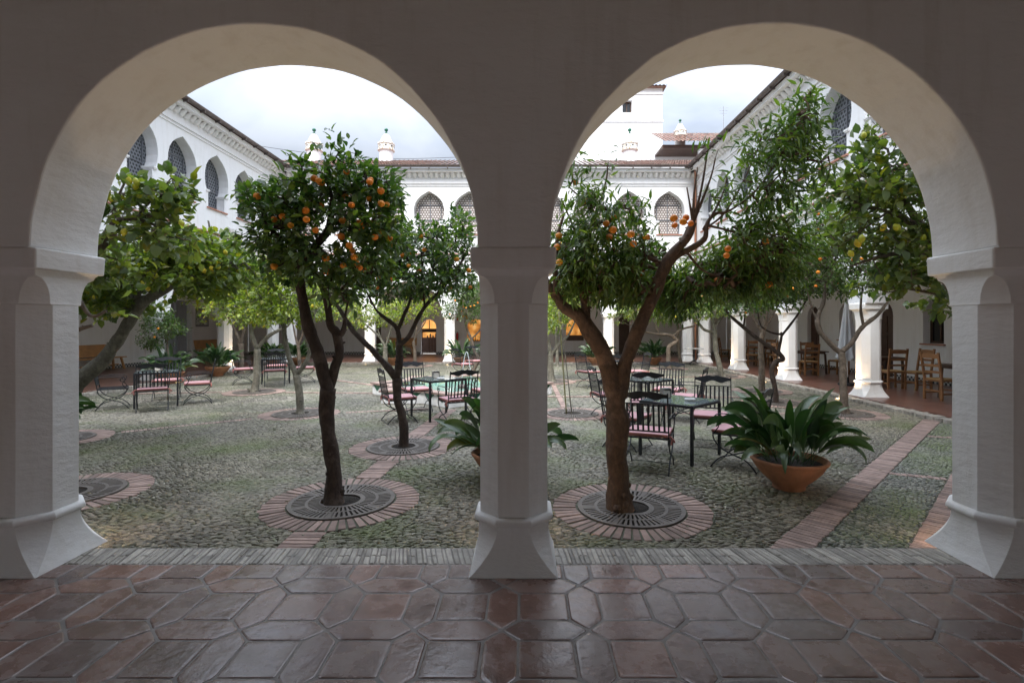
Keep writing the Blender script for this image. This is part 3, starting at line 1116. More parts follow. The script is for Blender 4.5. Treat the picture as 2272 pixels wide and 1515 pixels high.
# left gallery wall and back of right gallery (local u = world Y for left, -Y for right)
WL = 4.65
lw_door = [(21.9, 0.001), (23.5, 0.001), (23.5, 2.75), (21.9, 2.75)]
mb = MB(); mb.poly_wall([(-1.5, 0), (28.49, 0), (28.49, 4.4), (-1.5, 4.4)], [lw_door], WL, WL + .3)
for u in (21.6, 23.55): mb.box(u, u + .25, WL - .08, WL - .001, .14, 3.0)
mb.box(21.5, 23.9, WL - .10, WL - .001, 3.001, 3.15)
mb.build('gallery_wall', M['plaster_far'], leftw)
mb = MB(); mb.box(-1.5, 21.9, WL - .012, WL - .001, .001, .13); mb.box(23.5, 28.4, WL - .012, WL - .001, .001, .13); mb.build('tile_band', M['tile_band'], leftw)
mb = MB()
for a in (21.9, 22.71):
    mb.box(a, a + .78, WL + .12, WL + .17, .002, 2.74)
    for z in (.15, 1.45): mb.box(a + .12, a + .66, WL + .10, WL + .119, z, z + 1.15)
mb.build('double_door', simple('grey_painted_door', (.34, .36, .40), .5), leftw)
mb = MB(); mb.box(-1.5, YB + .4, .501, WL - .001, 4.25, 4.4); mb.build('gallery_ceiling', M['plaster_far'], leftw)

WR = 3.64
mb = MB()
hol = []
for y in (14.05, 17.9, 21.6, 10.2):
    hol.append(arch_outline(-y - .36, -y + .36, 1.10, 1.95, 2.35, pointed=False))
for y in (16.0, 19.9): hol.append(arch_outline(-y - .42, -y + .42, .001, 1.9, 2.35, pointed=False))
mb.poly_wall([(-28.49, 0), (1.5, 0), (1.5, 4.4), (-28.49, 4.4)], hol, WR, WR + .4)
mb.build('gallery_wall', M['plaster_far'], rightw)
mb = MB()
ys = [-28.4, -20.33, -20.3 + .82, -16.43, -15.57, 1.5]
for a, b in ((-28.4, -20.33), (-19.47, -16.43), (-15.57, 1.5)): mb.box(a, b, WR - .012, WR - .001, .001, .13)
mb.build('tile_band', M['tile_band'], rightw)
for y in (14.05, 17.9, 21.6, 10.2):
    mb = MB(); mb.poly_wall(arch_outline(-y - .36, -y + .36, 1.101, 1.95, 2.349, pointed=False), [], WR + .24, WR + .26)
    w_ = mb.build('arched_window', M['window_dark'], rightw)
    mb = MB()
    for a, b in ((-.36, -.31), (-.02, .02), (.31, .36)): mb.box(-y + a, -y + b, WR + .20, WR + .239, 1.101, 2.0)
    mb.box(-y - .309, -y + .309, WR + .20, WR + .238, 1.102, 1.16); mb.build('frame', M['dark_wood'], w_)
    mb = MB(); mb.box(-y - .42, -y + .42, WR - .06, WR + .19, 1.06, 1.099); mb.build('sill', M['sill_brick'], w_)
for y in (16.0, 19.9):
    mb = MB(); mb.poly_wall(arch_outline(-y - .42, -y + .42, .002, 1.9, 2.35, pointed=False), [], WR + .15, WR + .2)
    for z in (.2, .8, 1.4):
        for q in (0, 1):
            mb.box(-y - .36 + q * .38, -y - .02 + q * .38, WR + .12, WR + .149, z, z + .5)
    mb.build('wooden_door', M['dark_wood'], rightw)
mb = MB(); mb.box(-YB - .4, 1.5, .501, WR - .001, 4.25, 4.4); mb.build('gallery_ceiling', M['plaster_far'], rightw)

# tower behind
YT = 34.0
tw = empty('tower', (0, YT, 0), 0, 'tall plain white tower with one small dark window behind the far roof', 'building')
tx0, tx1 = dX(1160, YT), dX(1470, YT)
hz = lambda y, Y: CH + (VY - y) / F * Y
wz0, wz1 = hz(250, YT), hz(223, YT)
wx0, wx1 = dX(1381, YT), dX(1402, YT)
mb = MB()
ztop = hz(196, YT)
mb.poly_wall([(tx0, 0), (tx1, 0), (tx1, ztop), (tx0, ztop)], [[(wx0, wz0), (wx1, wz0), (wx1, wz1), (wx0, wz1)]], 0, .5)
mb.box(tx0, tx1, .501, 8, 0, ztop)
for y in (208, 269): mb.box(tx0 - .06, tx1 + .06, -.06, -.001, hz(y, YT) - .06, hz(y, YT) + .05)
mb.build('wall', M['plaster_far'], tw)
mb = MB(); mb.box(wx0, wx1, .30, .33, wz0, wz1); w_ = mb.build('window', M['window_dark'], tw)
mb = MB()
mb.box(wx0, wx0 + .07, .24, .299, wz0, wz1); mb.box(wx1 - .07, wx1, .24, .299, wz0, wz1)
mb.box(wx0 + .071, wx1 - .071, .24, .298, wz1 - .07, wz1); mb.box(wx0 + .30, wx0 + .36, .24, .297, wz0, wz1 - .071)
mb.build('frame', M['dark_wood'], w_)
mb = MB(); barrel_roof(mb, tx0 - .3, tx1 + .25, -.3, ztop + .02, 4, ztop + 1.2, .25, .4)
mb.box(tx0 - .3, tx1 + .2, -.25, 8, ztop + .001, ztop + .03)
mb.build('roof', M['roof'], tw, smooth=False)

# tiled house with a loggia right of the tower
YH = 30.0
hs = empty('house', (0, YH, 0), 0, 'white house with tiled roof and open loggia between the tower and right wing', 'building')
hx0, hx1 = dX(1470, YH) + .001, dX(1640, YH)
z0_, zr = hz(320, YH), hz(298, YH)
mb = MB()
mb.box(hx0, hx1 + 4, 1.8, 2.0, 0, z0_)
mb.box(hx0, hx1 + 4, 0, .25, 0, hz(357, YH) - .3)
mb.box(hx0, hx1 + 4, .251, 1.799, hz(357, YH) - .5, hz(357, YH) - .31)
mb.build('wall', M['plaster_far'], hs)
mb = MB(); xp = dX(1558, YH); mb.box(xp - .17, xp + .17, 0, .3, hz(357, YH) - .299, z0_ - .26, bev=.02); mb.build('post', M['plaster_far'], hs)
mb = MB(); mb.box(hx0, hx1 + 4, 0, .3, z0_ - .259, z0_ - .04)
mb.box(hx0, hx1 + 4, .301, 1.79, z0_ - .16, z0_ - .05)
mb.build('beam', M['dark_wood'], hs)
mb = MB(); barrel_roof(mb, hx0, hx1 + 4, -.4, z0_, 3.0, hz(297, YH + 3), .24, .38); mb.build('roof', M['roof'], hs, smooth=True)
mb = MB(); mb.box(dX(1483, YH), dX(1513, YH), 1.76, 1.799, hz(357, YH) - .3, hz(352, YH)); mb.build('window', M['window_dark'], hs)
c_ = chimney(hs, dX(1509, YH + 2), 2.0, hz(300, YH + 2) - .75, .80)

# thin television mast and wire
mb = MB()
ax = dX(1605, 30)
mb.tube([(ax, 30, 11), (ax, 30, hz(236, 30))], .02, 6)
for i, z in enumerate((hz(240, 30), hz(246, 30), hz(252, 30))): mb.tube([(ax - .3 + .05 * i, 30, z), (ax + .3 - .05 * i, 30, z)], .01, 5)
tag(mb.build('antenna', M['steel'], None, origin=(ax, 30, 11)), 'thin television antenna standing above the right eave', 'antenna')
mb = MB()
a = P(560, 322, 26); b = P(1040, 348, 26)
mb.tube([a + (b - a) * t + Vector((0, 0, -.35 * math.sin(PI * t))) for t in [i / 12 for i in range(13)]], .012, 5)
tag(mb.build('overhead_wire', M['black'], None), 'thin dark wire strung across the sky above the far roof', 'cable')

# ---------------------------------------------------------------- ground and floors
def sheet(name, x0, x1, y0, y1, z, mat):
    mb = MB()
    mb.add([(x0, y0, z), (x1, y0, z), (x1, y1, z), (x0, y1, z)], [(0, 1, 2, 3)])
    o = mb.build(name, mat)
    tag(o, kind='structure')
    return o


sheet('ground', -600, 600, -600, 900, -.45, simple('bare_earth', (.16, .14, .11), .95))
mb = MB()
nx_, ny_ = 110, 120
gx0, gx1, gy0, gy1 = XL - .3, XR + .3, 3.69, YB + .2
vs = []
for j in range(ny_ + 1):
    for i in range(nx_ + 1):
        x = gx0 + (gx1 - gx0) * i / nx_; y = gy0 + (gy1 - gy0) * j / ny_
        e = min(x - gx0, gx1 - x, y - gy0, gy1 - y)
        k = max(0, min(1, (e - .1) / 1.0))
        vs.append((x, y, GZ - .002 + (.006 * noise.noise(Vector((x * .7, y * .7, 0))) - .004) * k))
fs = [(j * (nx_ + 1) + i, j * (nx_ + 1) + i + 1, (j + 1) * (nx_ + 1) + i + 1, (j + 1) * (nx_ + 1) + i) for j in range(ny_) for i in range(nx_)]
mb.add(vs, fs)
tag(mb.build('courtyard_ground', M['cobble'], smooth=True), kind='structure')


# the nearer cobbles are real stones, laid on edge in wandering courses
def clear_of_bricks(x, y):
    ok = np.ones(len(x), bool)
    for k, (cx_, cy_) in TREEPOS.items():
        if k in GL: ok &= np.hypot(x - cx_, y - cy_) > .732
    for (a, b, w) in STRIPS:
        ax_, ay_ = a; bx_, by_ = b
        L2 = (bx_ - ax_) ** 2 + (by_ - ay_) ** 2
        t = np.clip(((x - ax_) * (bx_ - ax_) + (y - ay_) * (by_ - ay_)) / L2, 0, 1)
        ok &= np.hypot(x - ax_ - t * (bx_ - ax_), y - ay_ - t * (by_ - ay_)) > w / 2 + .018
    return ok


def in_band(x, y):
    return (x - y < -.98) & (x - y > -1.69)


def stones(name, mat, gx, gy, la, lb, region, seed, jit=.28, zt=.0075, ysp=(3.69, 9.9), amp=.42, rot=12):
    rs = np.random.RandomState(seed)
    A, B = np.meshgrid(np.arange(-11, 11, gx), np.arange(2.0, 13, gy))
    A = A + (np.random.RandomState(seed + 1).uniform(0, gx, (A.shape[0], 1)))
    A = A.ravel() + rs.uniform(-jit, jit, A.size) * gx; B = B.ravel() + rs.uniform(-jit, jit, B.size) * gy

    def warp(a, b):
        c, s_ = math.cos(R(rot)), math.sin(R(rot))
        x = a * c - (b - 6) * s_; y = a * s_ + (b - 6) * c + 6
        return (x + amp * np.sin(y * 1.1 + .6) + .12 * np.sin(x * 2.1 + y * 1.7), y + amp * np.sin(x * .95 + 1.2) + .14 * np.sin(x * 1.9 - y * 1.3))
    X, Y = warp(A, B); X2, Y2 = warp(A + .02, B)
    th = np.arctan2(Y2 - Y, X2 - X) + rs.normal(0, .16, X.size)
    ok = (Y > ysp[0] + .012) & (Y < ysp[1]) & (X > -.93 * Y - .6) & (X < .80 * Y + 1.4) & (X > XL + .3) & (X < XR - .36) & clear_of_bricks(X, Y) & region(X, Y)
    X, Y, th = X[ok], Y[ok], th[ok]
    n = len(X)
    a = la * rs.uniform(.65, 1.25, n) / 2; b = lb * rs.uniform(.7, 1.2, n) / 2
    ang = np.arange(6) * PI / 3 + .25
    co, si = np.cos(ang), np.sin(ang)
    rr = rs.uniform(.82, 1.12, (n, 6))
    z = GZ + zt + rs.uniform(-.0025, .0025, n)
    tx, ty = rs.normal(0, .06, n), rs.normal(0, .06, n)
    V = np.zeros((n, 19, 3))
    for r_, (k, dz) in enumerate(((1.04, None), (.97, -.0035), (.66, .001))):
        lx = a[:, None] * co * rr * k; ly = b[:, None] * si * rr * k
        V[:, r_ * 6:r_ * 6 + 6, 0] = X[:, None] + lx * np.cos(th)[:, None] - ly * np.sin(th)[:, None]
        V[:, r_ * 6:r_ * 6 + 6, 1] = Y[:, None] + lx * np.sin(th)[:, None] + ly * np.cos(th)[:, None]
        V[:, r_ * 6:r_ * 6 + 6, 2] = (GZ - .012) if dz is None else z[:, None] + dz + lx * tx[:, None] + ly * ty[:, None]
    V[:, 18] = np.stack([X, Y, z + .003], 1)
    T = []
    for r_ in range(2):
        for k in range(6):
            p, q = r_ * 6 + k, r_ * 6 + (k + 1) % 6
            T += [(p, q, q + 6), (p, q + 6, p + 6)]
    for k in range(6): T.append((12 + k, 12 + (k + 1) % 6, 18))
    T = (np.array(T)[None] + (np.arange(n) * 19)[:, None, None]).reshape(-1, 3)
    me = bpy.data.meshes.new(name)
    me.vertices.add(n * 19); me.vertices.foreach_set('co', V.reshape(-1))
    me.loops.add(len(T) * 3); me.loops.foreach_set('vertex_index', T.reshape(-1).astype(np.int32))
    me.polygons.add(len(T)); me.polygons.foreach_set('loop_start', np.arange(0, len(T) * 3, 3, dtype=np.int32))
    me.polygons.foreach_set('use_smooth', np.ones(len(T), dtype=bool))
    me.update(calc_edges=True); me.materials.append(mat)
    o = bpy.data.objects.new(name, me); col.objects.link(o)
    tag(o, kind='stuff')
    return n


def mat_stone(name, lo, mid, hi, moss):
    m, n, b = new_mat(name)
    ge = N(n, 'ShaderNodeNewGeometry'); g = N(n, 'ShaderNodeTexCoord')
    r = ramp(n, [(0, lo), (.5, mid), (1, hi)]); n.links.new(ge.outputs['Random Per Island'], r.inputs[0])
    t = N(n, 'ShaderNodeTexNoise', Scale=35, Detail=5, Roughness=.6); n.links.new(g.outputs['Object'], t.inputs['Vector'])
    r2 = ramp(n, [(.3, (.75, .75, .75)), (.7, (1.2, 1.2, 1.18))]); n.links.new(t.outputs['Fac'], r2.inputs[0])
    c = mixrgb(n, 1, r.outputs[0], r2.outputs[0], 'MULTIPLY')
    t3 = N(n, 'ShaderNodeTexNoise', Scale=.55, Detail=5, Roughness=.6); n.links.new(g.outputs['Object'], t3.inputs['Vector'])
    r3 = ramp(n, [(.34, (.70, .71, .72)), (.66, (1.22, 1.2, 1.12))]); n.links.new(t3.outputs['Fac'], r3.inputs[0])
    c = mixrgb(n, 1, c, r3.outputs[0], 'MULTIPLY')
    t4 = N(n, 'ShaderNodeTexNoise', Scale=.8, Detail=7, Roughness=.7)
    mp = N(n, 'ShaderNodeMapping'); mp.inputs['Location'].default_value = (13, 5, 0); n.links.new(g.outputs['Object'], mp.inputs['Vector']); n.links.new(mp.outputs[0], t4.inputs['Vector'])
    r4 = ramp(n, [(.46, (0, 0, 0)), (.68, (moss,) * 3)]); n.links.new(t4.outputs['Fac'], r4.inputs[0])
    c = mixrgb(n, r4.outputs[0], c, (.13, .17, .045))
    n.links.new(c, b.inputs['Base Color'])
    b.inputs['Roughness'].default_value = .55; b.inputs['Specular IOR Level'].default_value = .5
    bump(n, b, t.outputs['Fac'], .5, .004)
    return m


M['stone'] = mat_stone('slate_stone', (.140, .126, .098), (.230, .210, .165), (.34, .31, .25), .75)
M['stone_pebble'] = mat_stone('river_pebble', (.09, .092, .078), (.18, .178, .145), (.29, .28, .23), .9)
STRIPS = []
# gallery floors (slabs with a real edge towards the courtyard)
def slab(name, x0, x1, y0, y1, z0, z1, mat):
    mb = MB(); mb.box(x0, x1, y0, y1, z0, z1)
    return tag(mb.build(name, mat), kind='structure')


slab('floor', XR + .15 - .25, 11.2, 3.9, YB + 5.9, -.3, 0, M['far_tile'])
slab('floor', -15.4, XL + .10, 3.9, YB + 5.9, -.3, 0, M['far_tile'])
slab('floor', XL + .101, XR - .101, YB - .10, YB + 5.9, -.3, 0, M['far_tile'])
# stone kerbs in front of those floors
mb = MB()
rnd = random.Random(4)
y = 3.95
while y < YB - .5:
    l = rnd.uniform(.05, .11)
    mb.box(XR - .34 + rnd.uniform(-.02, .02), XR - .105, y, y + l - .006, -.3, -.004 - rnd.uniform(0, .02), bev=.006)
    mb.box(XL + .105, XL + .34 + rnd.uniform(-.02, .02), y, y + l - .006, -.3, -.004 - rnd.uniform(0, .02), bev=.006)
    y += l
x = XL + .12
while x < XR - .2:
    l = rnd.uniform(.05, .11)
    mb.box(x, x + l - .006, YB - .34, YB - .105, -.3, -.004 - rnd.uniform(0, .02), bev=.006)
    x += l
tag(mb.build('kerb', M['flat_stone']), kind='structure')
# near border of slate set on edge
mb = MB()
x = XL
while x < XR:
    l = rnd.uniform(.022, .045)
    sk = .05 * noise.noise(Vector((x * .8, 0, 0))) - .035
    z = rnd.uniform(-.006, .004)
    y0 = 3.445 + rnd.uniform(-.006, .006); y1 = 3.685 + rnd.uniform(-.008, .008)
    split = rnd.random() < .35
    segs = ((y0, y1),) if not split else ((y0, (y0 + y1) / 2 - .004), ((y0 + y1) / 2 + .004, y1))
    for a, b in segs:
        Mx = Matrix(((1, sk / .24, 0, -sk / .24 * 3.565), (0, 1, 0, 0), (0, 0, 1, 0), (0, 0, 0, 1)))
        mb.box(x, x + l - .005, a, b, -.05, z, Mx, bev=.005)
    x += l
tag(mb.build('slate_border', M['flat_stone']), kind='structure')
slab('kerb', XL, XR, 3.40, 3.70, -.3, -.008, M['grout'])

# near floor: squares framed by long pointed hexagons, each tile real
slab('floor_bed', -15.4, 11.2, -1.8, 3.439, -.3, -.0032, M['grout'])
slab('terrace', -30, 26, -14, -1.801, -.3, -.01, M['far_tile'])
mb = MB()
S_, W_ = .282, .178
PER = S_ + W_
ox, oy = -.125, 3.155


def floor_tile(pts, rng):
    cx = sum(p[0] for p in pts) / len(pts); cy = sum(p[1] for p in pts) / len(pts)
    rp = []
    for q in range(len(pts)):
        a_, b_, c_ = Vector(pts[q - 1]), Vector(pts[q]), Vector(pts[(q + 1) % len(pts)])
        for t in (0, .5, 1):
            e1 = b_ + (a_ - b_).normalized() * .017; e2 = b_ + (c_ - b_).normalized() * .017
            m1 = e1.lerp(b_, t); m2 = b_.lerp(e2, t)
            rp.append(tuple(m1.lerp(m2, t)))
    pts = rp
    n = len(pts)
    g = .0065 + rng.uniform(-.001, .002)
    tx, ty = rng.uniform(-.004, .004), rng.uniform(-.004, .004)
    h = rng.uniform(-.0006, .0006)
    jx, jy = rng.uniform(-.003, .003), rng.uniform(-.003, .003)

    def inset(p, k):
        v = Vector((p[0] - cx, p[1] - cy)); l = v.length
        v = v * ((l - k) / l)
        return (cx + v.x + jx, cy + v.y + jy)
    rings = []
    for k, z in ((g, -.004), (g + .002, -.0015), (g + .008, .0006), (g + .022, .0014)):
        rings.append([(*inset(p, k * 1.15), z + h + (p[0] - cx) * tx + (p[1] - cy) * ty) for p in pts])
    vs = [q for r_ in rings for q in r_]
    fs = []
    for i in range(3):
        for k in range(n):
            a = i * n + k; b = i * n + (k + 1) % n
            fs.append((a, b, b + n, a + n))
    fs.append(tuple(range(3 * n, 4 * n)))
    mb.add(vs, fs)


def clip_y(pts, ymax):
    out_ = []
    n = len(pts)
    for i in range(n):
        a, b = pts[i], pts[(i + 1) % n]
        if a[1] <= ymax: out_.append(a)
        if (a[1] - ymax) * (b[1] - ymax) < 0:
            t = (ymax - a[1]) / (b[1] - a[1])
            out_.append((a[0] + (b[0] - a[0]) * t, ymax))
    return out_


frng = random.Random(11)
h_ = W_ / 2
for j in range(-11, 2):
    for i in range(-24, 25):
        X0 = ox + i * PER; Y0 = oy + j * PER       # node where the points meet
        cand = [
            [(X0, Y0), (X0 + h_, Y0 - h_), (X0 + h_ + S_, Y0 - h_), (X0 + PER, Y0), (X0 + h_ + S_, Y0 + h_), (X0 + h_, Y0 + h_)],
            [(X0, Y0), (X0 + h_, Y0 + h_), (X0 + h_, Y0 + h_ + S_), (X0, Y0 + PER), (X0 - h_, Y0 + h_ + S_), (X0 - h_, Y0 + h_)],
            [(X0 + h_, Y0 + h_), (X0 + h_ + S_, Y0 + h_), (X0 + h_ + S_, Y0 + h_ + S_), (X0 + h_, Y0 + h_ + S_)],
        ]
        for c in cand:
            c = clip_y(c, 3.436)
            if len(c) >= 3 and max(p[1] for p in c) - min(p[1] for p in c) > .035 and min(p[1] for p in c) > -1.7:
                floor_tile(c, frng)
tag(mb.build('floor', M['tile'], smooth=False), kind='structure')


# ---------------------------------------------------------------- brick rings and strips, iron grates
def brick_ring(cx, cy, r0=.495, r1=.718, n=54):
    mb = MB()
    rg = random.Random(int(cx * 100 + cy))
    a0 = 0
    for k in range(n):
        a = 2 * PI * k / n; b = 2 * PI * (k + .78) / n
        z = GZ + .010 + rg.uniform(-.002, .003)
        ri, ro = r0 + rg.uniform(0, .01), r1 + rg.uniform(-.012, .012)
        p = [(math.cos(t) * r, math.sin(t) * r) for r, t in ((ri, a), (ro, a + .003), (ro, b - .003), (ri, b))]
        lo = [(x, y, GZ - .02) for x, y in p]
        m = .004
        cxm = sum(x for x, y in p) / 4; cym = sum(y for x, y in p) / 4
        mid = [(x, y, z - .004) for x, y in p]
        hi = [(x + (cxm - x) * .04, y + (cym - y) * .04, z) for x, y in p]
        vs = [(x + cx, y + cy, zz) for x, y, zz in lo + mid + hi]
        fs = []
        for q in range(2):
            for s in range(4):
                i0 = q * 4 + s; i1 = q * 4 + (s + 1) % 4
                fs.append((i0, i1, i1 + 4, i0 + 4))
        fs.append((8, 9, 10, 11))
        mb.add(vs, fs)
    o = mb.build('brick_ring', M['brick'], origin=(cx, cy, 0))
    tag(o, kind='structure')
    mb = MB()
    vs = []
    for k in range(48):
        a = 2 * PI * k / 48
        vs.append((cx + math.cos(a) * (r1 + .006), cy + math.sin(a) * (r1 + .006), GZ + .003))
    mb.add(vs, [tuple(range(48))])
    tag(mb.build('ring_mortar', M['mortar'], origin=(cx, cy, 0)), kind='structure')


def grate_proto():
    root = empty('tree_grate', (0, 0, 0))
    mb = MB()

    def annulus(r0, r1, z=.020, n=64):
        vs = []
        for r, zz in ((r0, z - .015), (r0, z), (r1, z), (r1, z - .015)):
            for k in range(n):
                a = 2 * PI * k / n
                vs.append((r * math.cos(a), r * math.sin(a), zz))
        fs = []
        for i in range(3):
            for k in range(n):
                a = i * n + k; b = i * n + (k + 1) % n
                fs.append((a, b, b + n, a + n))
        mb.add(vs, fs)

    annulus(.185, .235); annulus(.345, .375, .0195); annulus(.505, .548)
    for (r0, r1, n) in ((.234, .346, 44), (.374, .506, 60)):
        for k in range(n):
            a = 2 * PI * (k + .5) / n
            w = 2 * PI / n * .27
            if n == 60 and k % 10 == 0: w *= 2.1
            vs = []
            for zz in (.004, .0192):
                for r, t in ((r0, a - w), (r1, a - w), (r1, a + w), (r0, a + w)):
                    vs.append((r * math.cos(t), r * math.sin(t), zz))
            mb.add(vs, [(0, 1, 5, 4), (1, 2, 6, 5), (2, 3, 7, 6), (3, 0, 4, 7), (4, 5, 6, 7)])
    mb.build('iron_grating', M['grate'], root)
    mb = MB(); vs = [(.55 * math.cos(2 * PI * k / 40), .55 * math.sin(2 * PI * k / 40), .004) for k in range(40)]
    mb.add(vs, [tuple(range(40))])
    mb.build('slot_shade_disc', M['soil'], root)  # flat dark disc standing in for the shade below the slots
    mb = MB()
    vs = []; fs = []
    for j in range(6):
        for k in range(20):
            r = .182 * j / 5; a = 2 * PI * k / 20
            x, y = r * math.cos(a), r * math.sin(a)
            vs.append((x, y, .007 + .010 * (1 - j / 5) + .009 * abs(noise.noise(Vector((x * 25, y * 25, 0)))) * (1 if j < 5 else 0)))
    for j in range(5):
        for k in range(20): fs.append((j * 20 + k, j * 20 + (k + 1) % 20, (j + 1) * 20 + (k + 1) % 20, (j + 1) * 20 + k))
    mb.add(vs, fs)
    mb.build('soil', M['soil'], root, smooth=True)
    return root


GR = grate_proto()
gr_used = [False]


def grate(x, y, label, ring=True):
    if gr_used[0]: g = copy_tree(GR)
    else: g = GR; gr_used[0] = True
    g.location = (x, y, GZ)
    g.scale = (.885, .885, 1)
    g.rotation_euler = (0, 0, random.uniform(0, 6))
    tag(g, label, 'tree grate', 'round iron grates set round the courtyard trees')
    if ring: brick_ring(x, y)


def strip(a, b, w, bw=.055, mat='brick'):
    """bricks laid across a band from a to b"""
    STRIPS.append((a, b, w))
    a = Vector((a[0], a[1], 0)); b = Vector((b[0], b[1], 0))
    d = b - a; ln = d.length; d.normalize(); s = Vector((-d.y, d.x, 0))
    mb = MB()
    n = int(ln / bw)
    rg = random.Random(int(a.x * 31 + b.y * 17))
    for i in range(n):
        z = GZ + .009 + rg.uniform(-.002, .003)
        p0 = a + d * (i * ln / n); p1 = a + d * ((i + .84) * ln / n)
        wl = w / 2 + rg.uniform(-.006, .006); wr = w / 2 + rg.uniform(-.006, .006)
        p = [p0 + s * wl, p0 - s * wr, p1 - s * wr, p1 + s * wl]
        c = (p[0] + p[1] + p[2] + p[3]) / 4
        vs = [(q.x, q.y, GZ - .02) for q in p] + [(q.x, q.y, z - .004) for q in p] + [(q.x + (c.x - q.x) * .05, q.y + (c.y - q.y) * .05, z) for q in p]
        fs = []
        for q in range(2):
            for t in range(4): fs.append((q * 4 + t, q * 4 + (t + 1) % 4, (q + 1) * 4 + (t + 1) % 4, (q + 1) * 4 + t))
        fs.append((8, 9, 10, 11))
        mb.add(vs, fs)
    tag(mb.build('brick_path', M['brick']), kind='structure')
    mb = MB()
    p = [a + s * (w / 2 + .004), a - s * (w / 2 + .004), b - s * (w / 2 + .004), b + s * (w / 2 + .004)]
    mb.add([(q.x, q.y, GZ + .0022) for q in p], [(0, 1, 2, 3)])
    tag(mb.build('path_mortar', M['mortar']), kind='structure')


TREEPOS = {
    't1': (-1.74, 4.88), 't2': (-1.68, 7.07), 't3': (-4.28, 9.73), 't4': (-6.82, 12.9), 't6': (-6.95, 7.54), 't7': (-4.58, 5.11),
    't8': (.97, 4.70), 't9': (6.08, 9.75), 't11': (5.45, 11.1), 't12': (6.05, 13.1), 't13': (6.52, 16.9), 'sap': (.90, 9.73),
    't14': (.80, 15.3), 't15': (5.6, 19.9), 't17': (-4.56, 21.3), 't18': (-5.55, 20.2), 't19': (-1.95, 19.0), 't14b': (1.32, 21.0),
    't5': (-9.95, 17.9), 't16': (6.6, 21.6), 't21': (-8.6, 19.6),
}
strip((-1.75, 3.70), (-1.74, 4.155), .27)
strip((-1.73, 5.61), (-1.69, 6.34), .27)
strip((-1.68, 7.80), (-1.50, 10.2), .27)
strip((-6.35, 8.05), (-4.9, 9.2), .12)
strip((-3.45, 9.85), (-1.9, 10.35), .12)
strip((-9.9, 12.6), (-7.65, 12.9), .12)
strip((-6.0, 12.85), (-3.5, 12.7), .12)
strip((-6.4, 16.2), (-3.3, 13.6), .12)
strip((.5, 12.1), (5.2, 12.0), .12)
strip((1.75, 9.8), (5.2, 9.75), .12)
strip((.80, 10.5), (.80, 14.4), .12)
strip((1.5, 15.6), (5.6, 16.8), .12)
strip((1.85, 3.70), (7.22, 9.08), .24)
strip((2.90, 3.70), (7.22, 8.02), .24)
ca, cb = Vector((4.0, 6.02)), Vector((4.82, 5.44))
strip((4.13, 5.81), (4.60, 5.58), .10)
strip((6.1, 7.75), (6.6, 7.55), .10)
# pebbled panels between the two diagonal brick bands
mb = MB()
mb.add([(2.03, 3.70, GZ + .0024), (2.72, 3.70, GZ + .0024), (7.21, 8.19, GZ + .0024), (7.21, 8.88, GZ + .0024)], [(0, 1, 2, 3)])
tag(mb.build('pebble_path', M['pebble']), kind='structure')

GL = {
    't1': 'iron grate round the nearest dark orange tree in the left arch', 't2': 'iron grate round the forked orange tree just left of the central pillar',
    't3': 'iron grate round the slim pale-trunked lemon tree', 't4': 'iron grate with yellow fallen leaves under the stubby grey lemon trunk',
    't6': 'grate under the leaning lemon tree at far left', 't7': 'half hidden iron grate beside the near left pillar',
    't8': 'iron grate round the thickest reddish trunk in the right arch', 't9': 'iron grate behind the big potted plant, by the lit pillar base',
    't11': 'grate round the kinked dark trunk behind the big potted plant', 't12': 'grate round the straight trunk before the third right pillar',
    't13': 'grate round the curved trunk near the fourth right pillar', 'sap': 'iron grate round the bamboo stake right of the central pillar',
    't14': 'grate round the pale forked trunk close to the central pillar', 't15': 'grate round the low spreading lemon tree before the right corner',
    't17': 'grate round the thin trunk before the pointed doorway',
}
for k, l in GL.items():
    grate(*TREEPOS[k], l)

stones('cobblestones', M['stone'], .068, .0215, .074, .0222, lambda x, y: ~in_band(x, y), 5)
stones('pebbles', M['stone_pebble'], .052, .041, .054, .040, in_band, 6, amp=.1, rot=45)

# ---------------------------------------------------------------- fountain
FC = Vector((-1.55, 12.6, 0))
ft = empty('fountain', FC, 0, 'low star-shaped white and green tiled fountain pool with brick rim and water jet', 'fountain')


def star(R_, n=8, rot=0):
    ri = R_ * math.cos(PI / 4) / math.cos(PI / 8)
    pts = []
    for k in range(16):
        r = R_ if k % 2 == 0 else ri
        a = rot + PI * k / 8
        pts.append((r * math.cos(a), r * math.sin(a)))
    return pts


def ring_poly(mb, o, i, z0, z1, top=True):
    n = len(o)
    vs = [(x, y, z0) for x, y in o] + [(x, y, z1) for x, y in o] + [(x, y, z1) for x, y in i] + [(x, y, z0) for x, y in i]
    fs = []
    for a in range(3):
        for k in range(n):
            p = a * n + k; q = a * n + (k + 1) % n
            fs.append((p, q, q + n, p + n))
    mb.add(vs, fs)


mb = MB(); ring_poly(mb, star(2.20), star(2.02), GZ, .16); mb.build('basin_wall', M['white_paint'], ft)
mb = MB(); ring_poly(mb, star(2.26), star(1.90), .161, .205); mb.build('coping', M['brick'], ft)
mb = MB(); ring_poly(mb, star(2.019), star(1.98), -.02, .16); mb.build('inner_tiles', M['mosaic'], ft)
mb = MB()
st = star(2.203)
for k in range(0, 16):
    a = Vector((*st[k], 0)); b = Vector((*st[(k + 1) % 16], 0))
    m_ = (a + b) / 2; nrm = Vector((m_.x, m_.y, 0)).normalized() * .004
    for t in (.0, .5):
        p = a + (b - a) * (t + .04); q = a + (b - a) * (t + .46); r_ = a + (b - a) * (t + .25)
        mb.add([(p.x + nrm.x, p.y + nrm.y, .155), (q.x + nrm.x, q.y + nrm.y, .155), (r_.x + nrm.x, r_.y + nrm.y, .0)], [(0, 1, 2)])
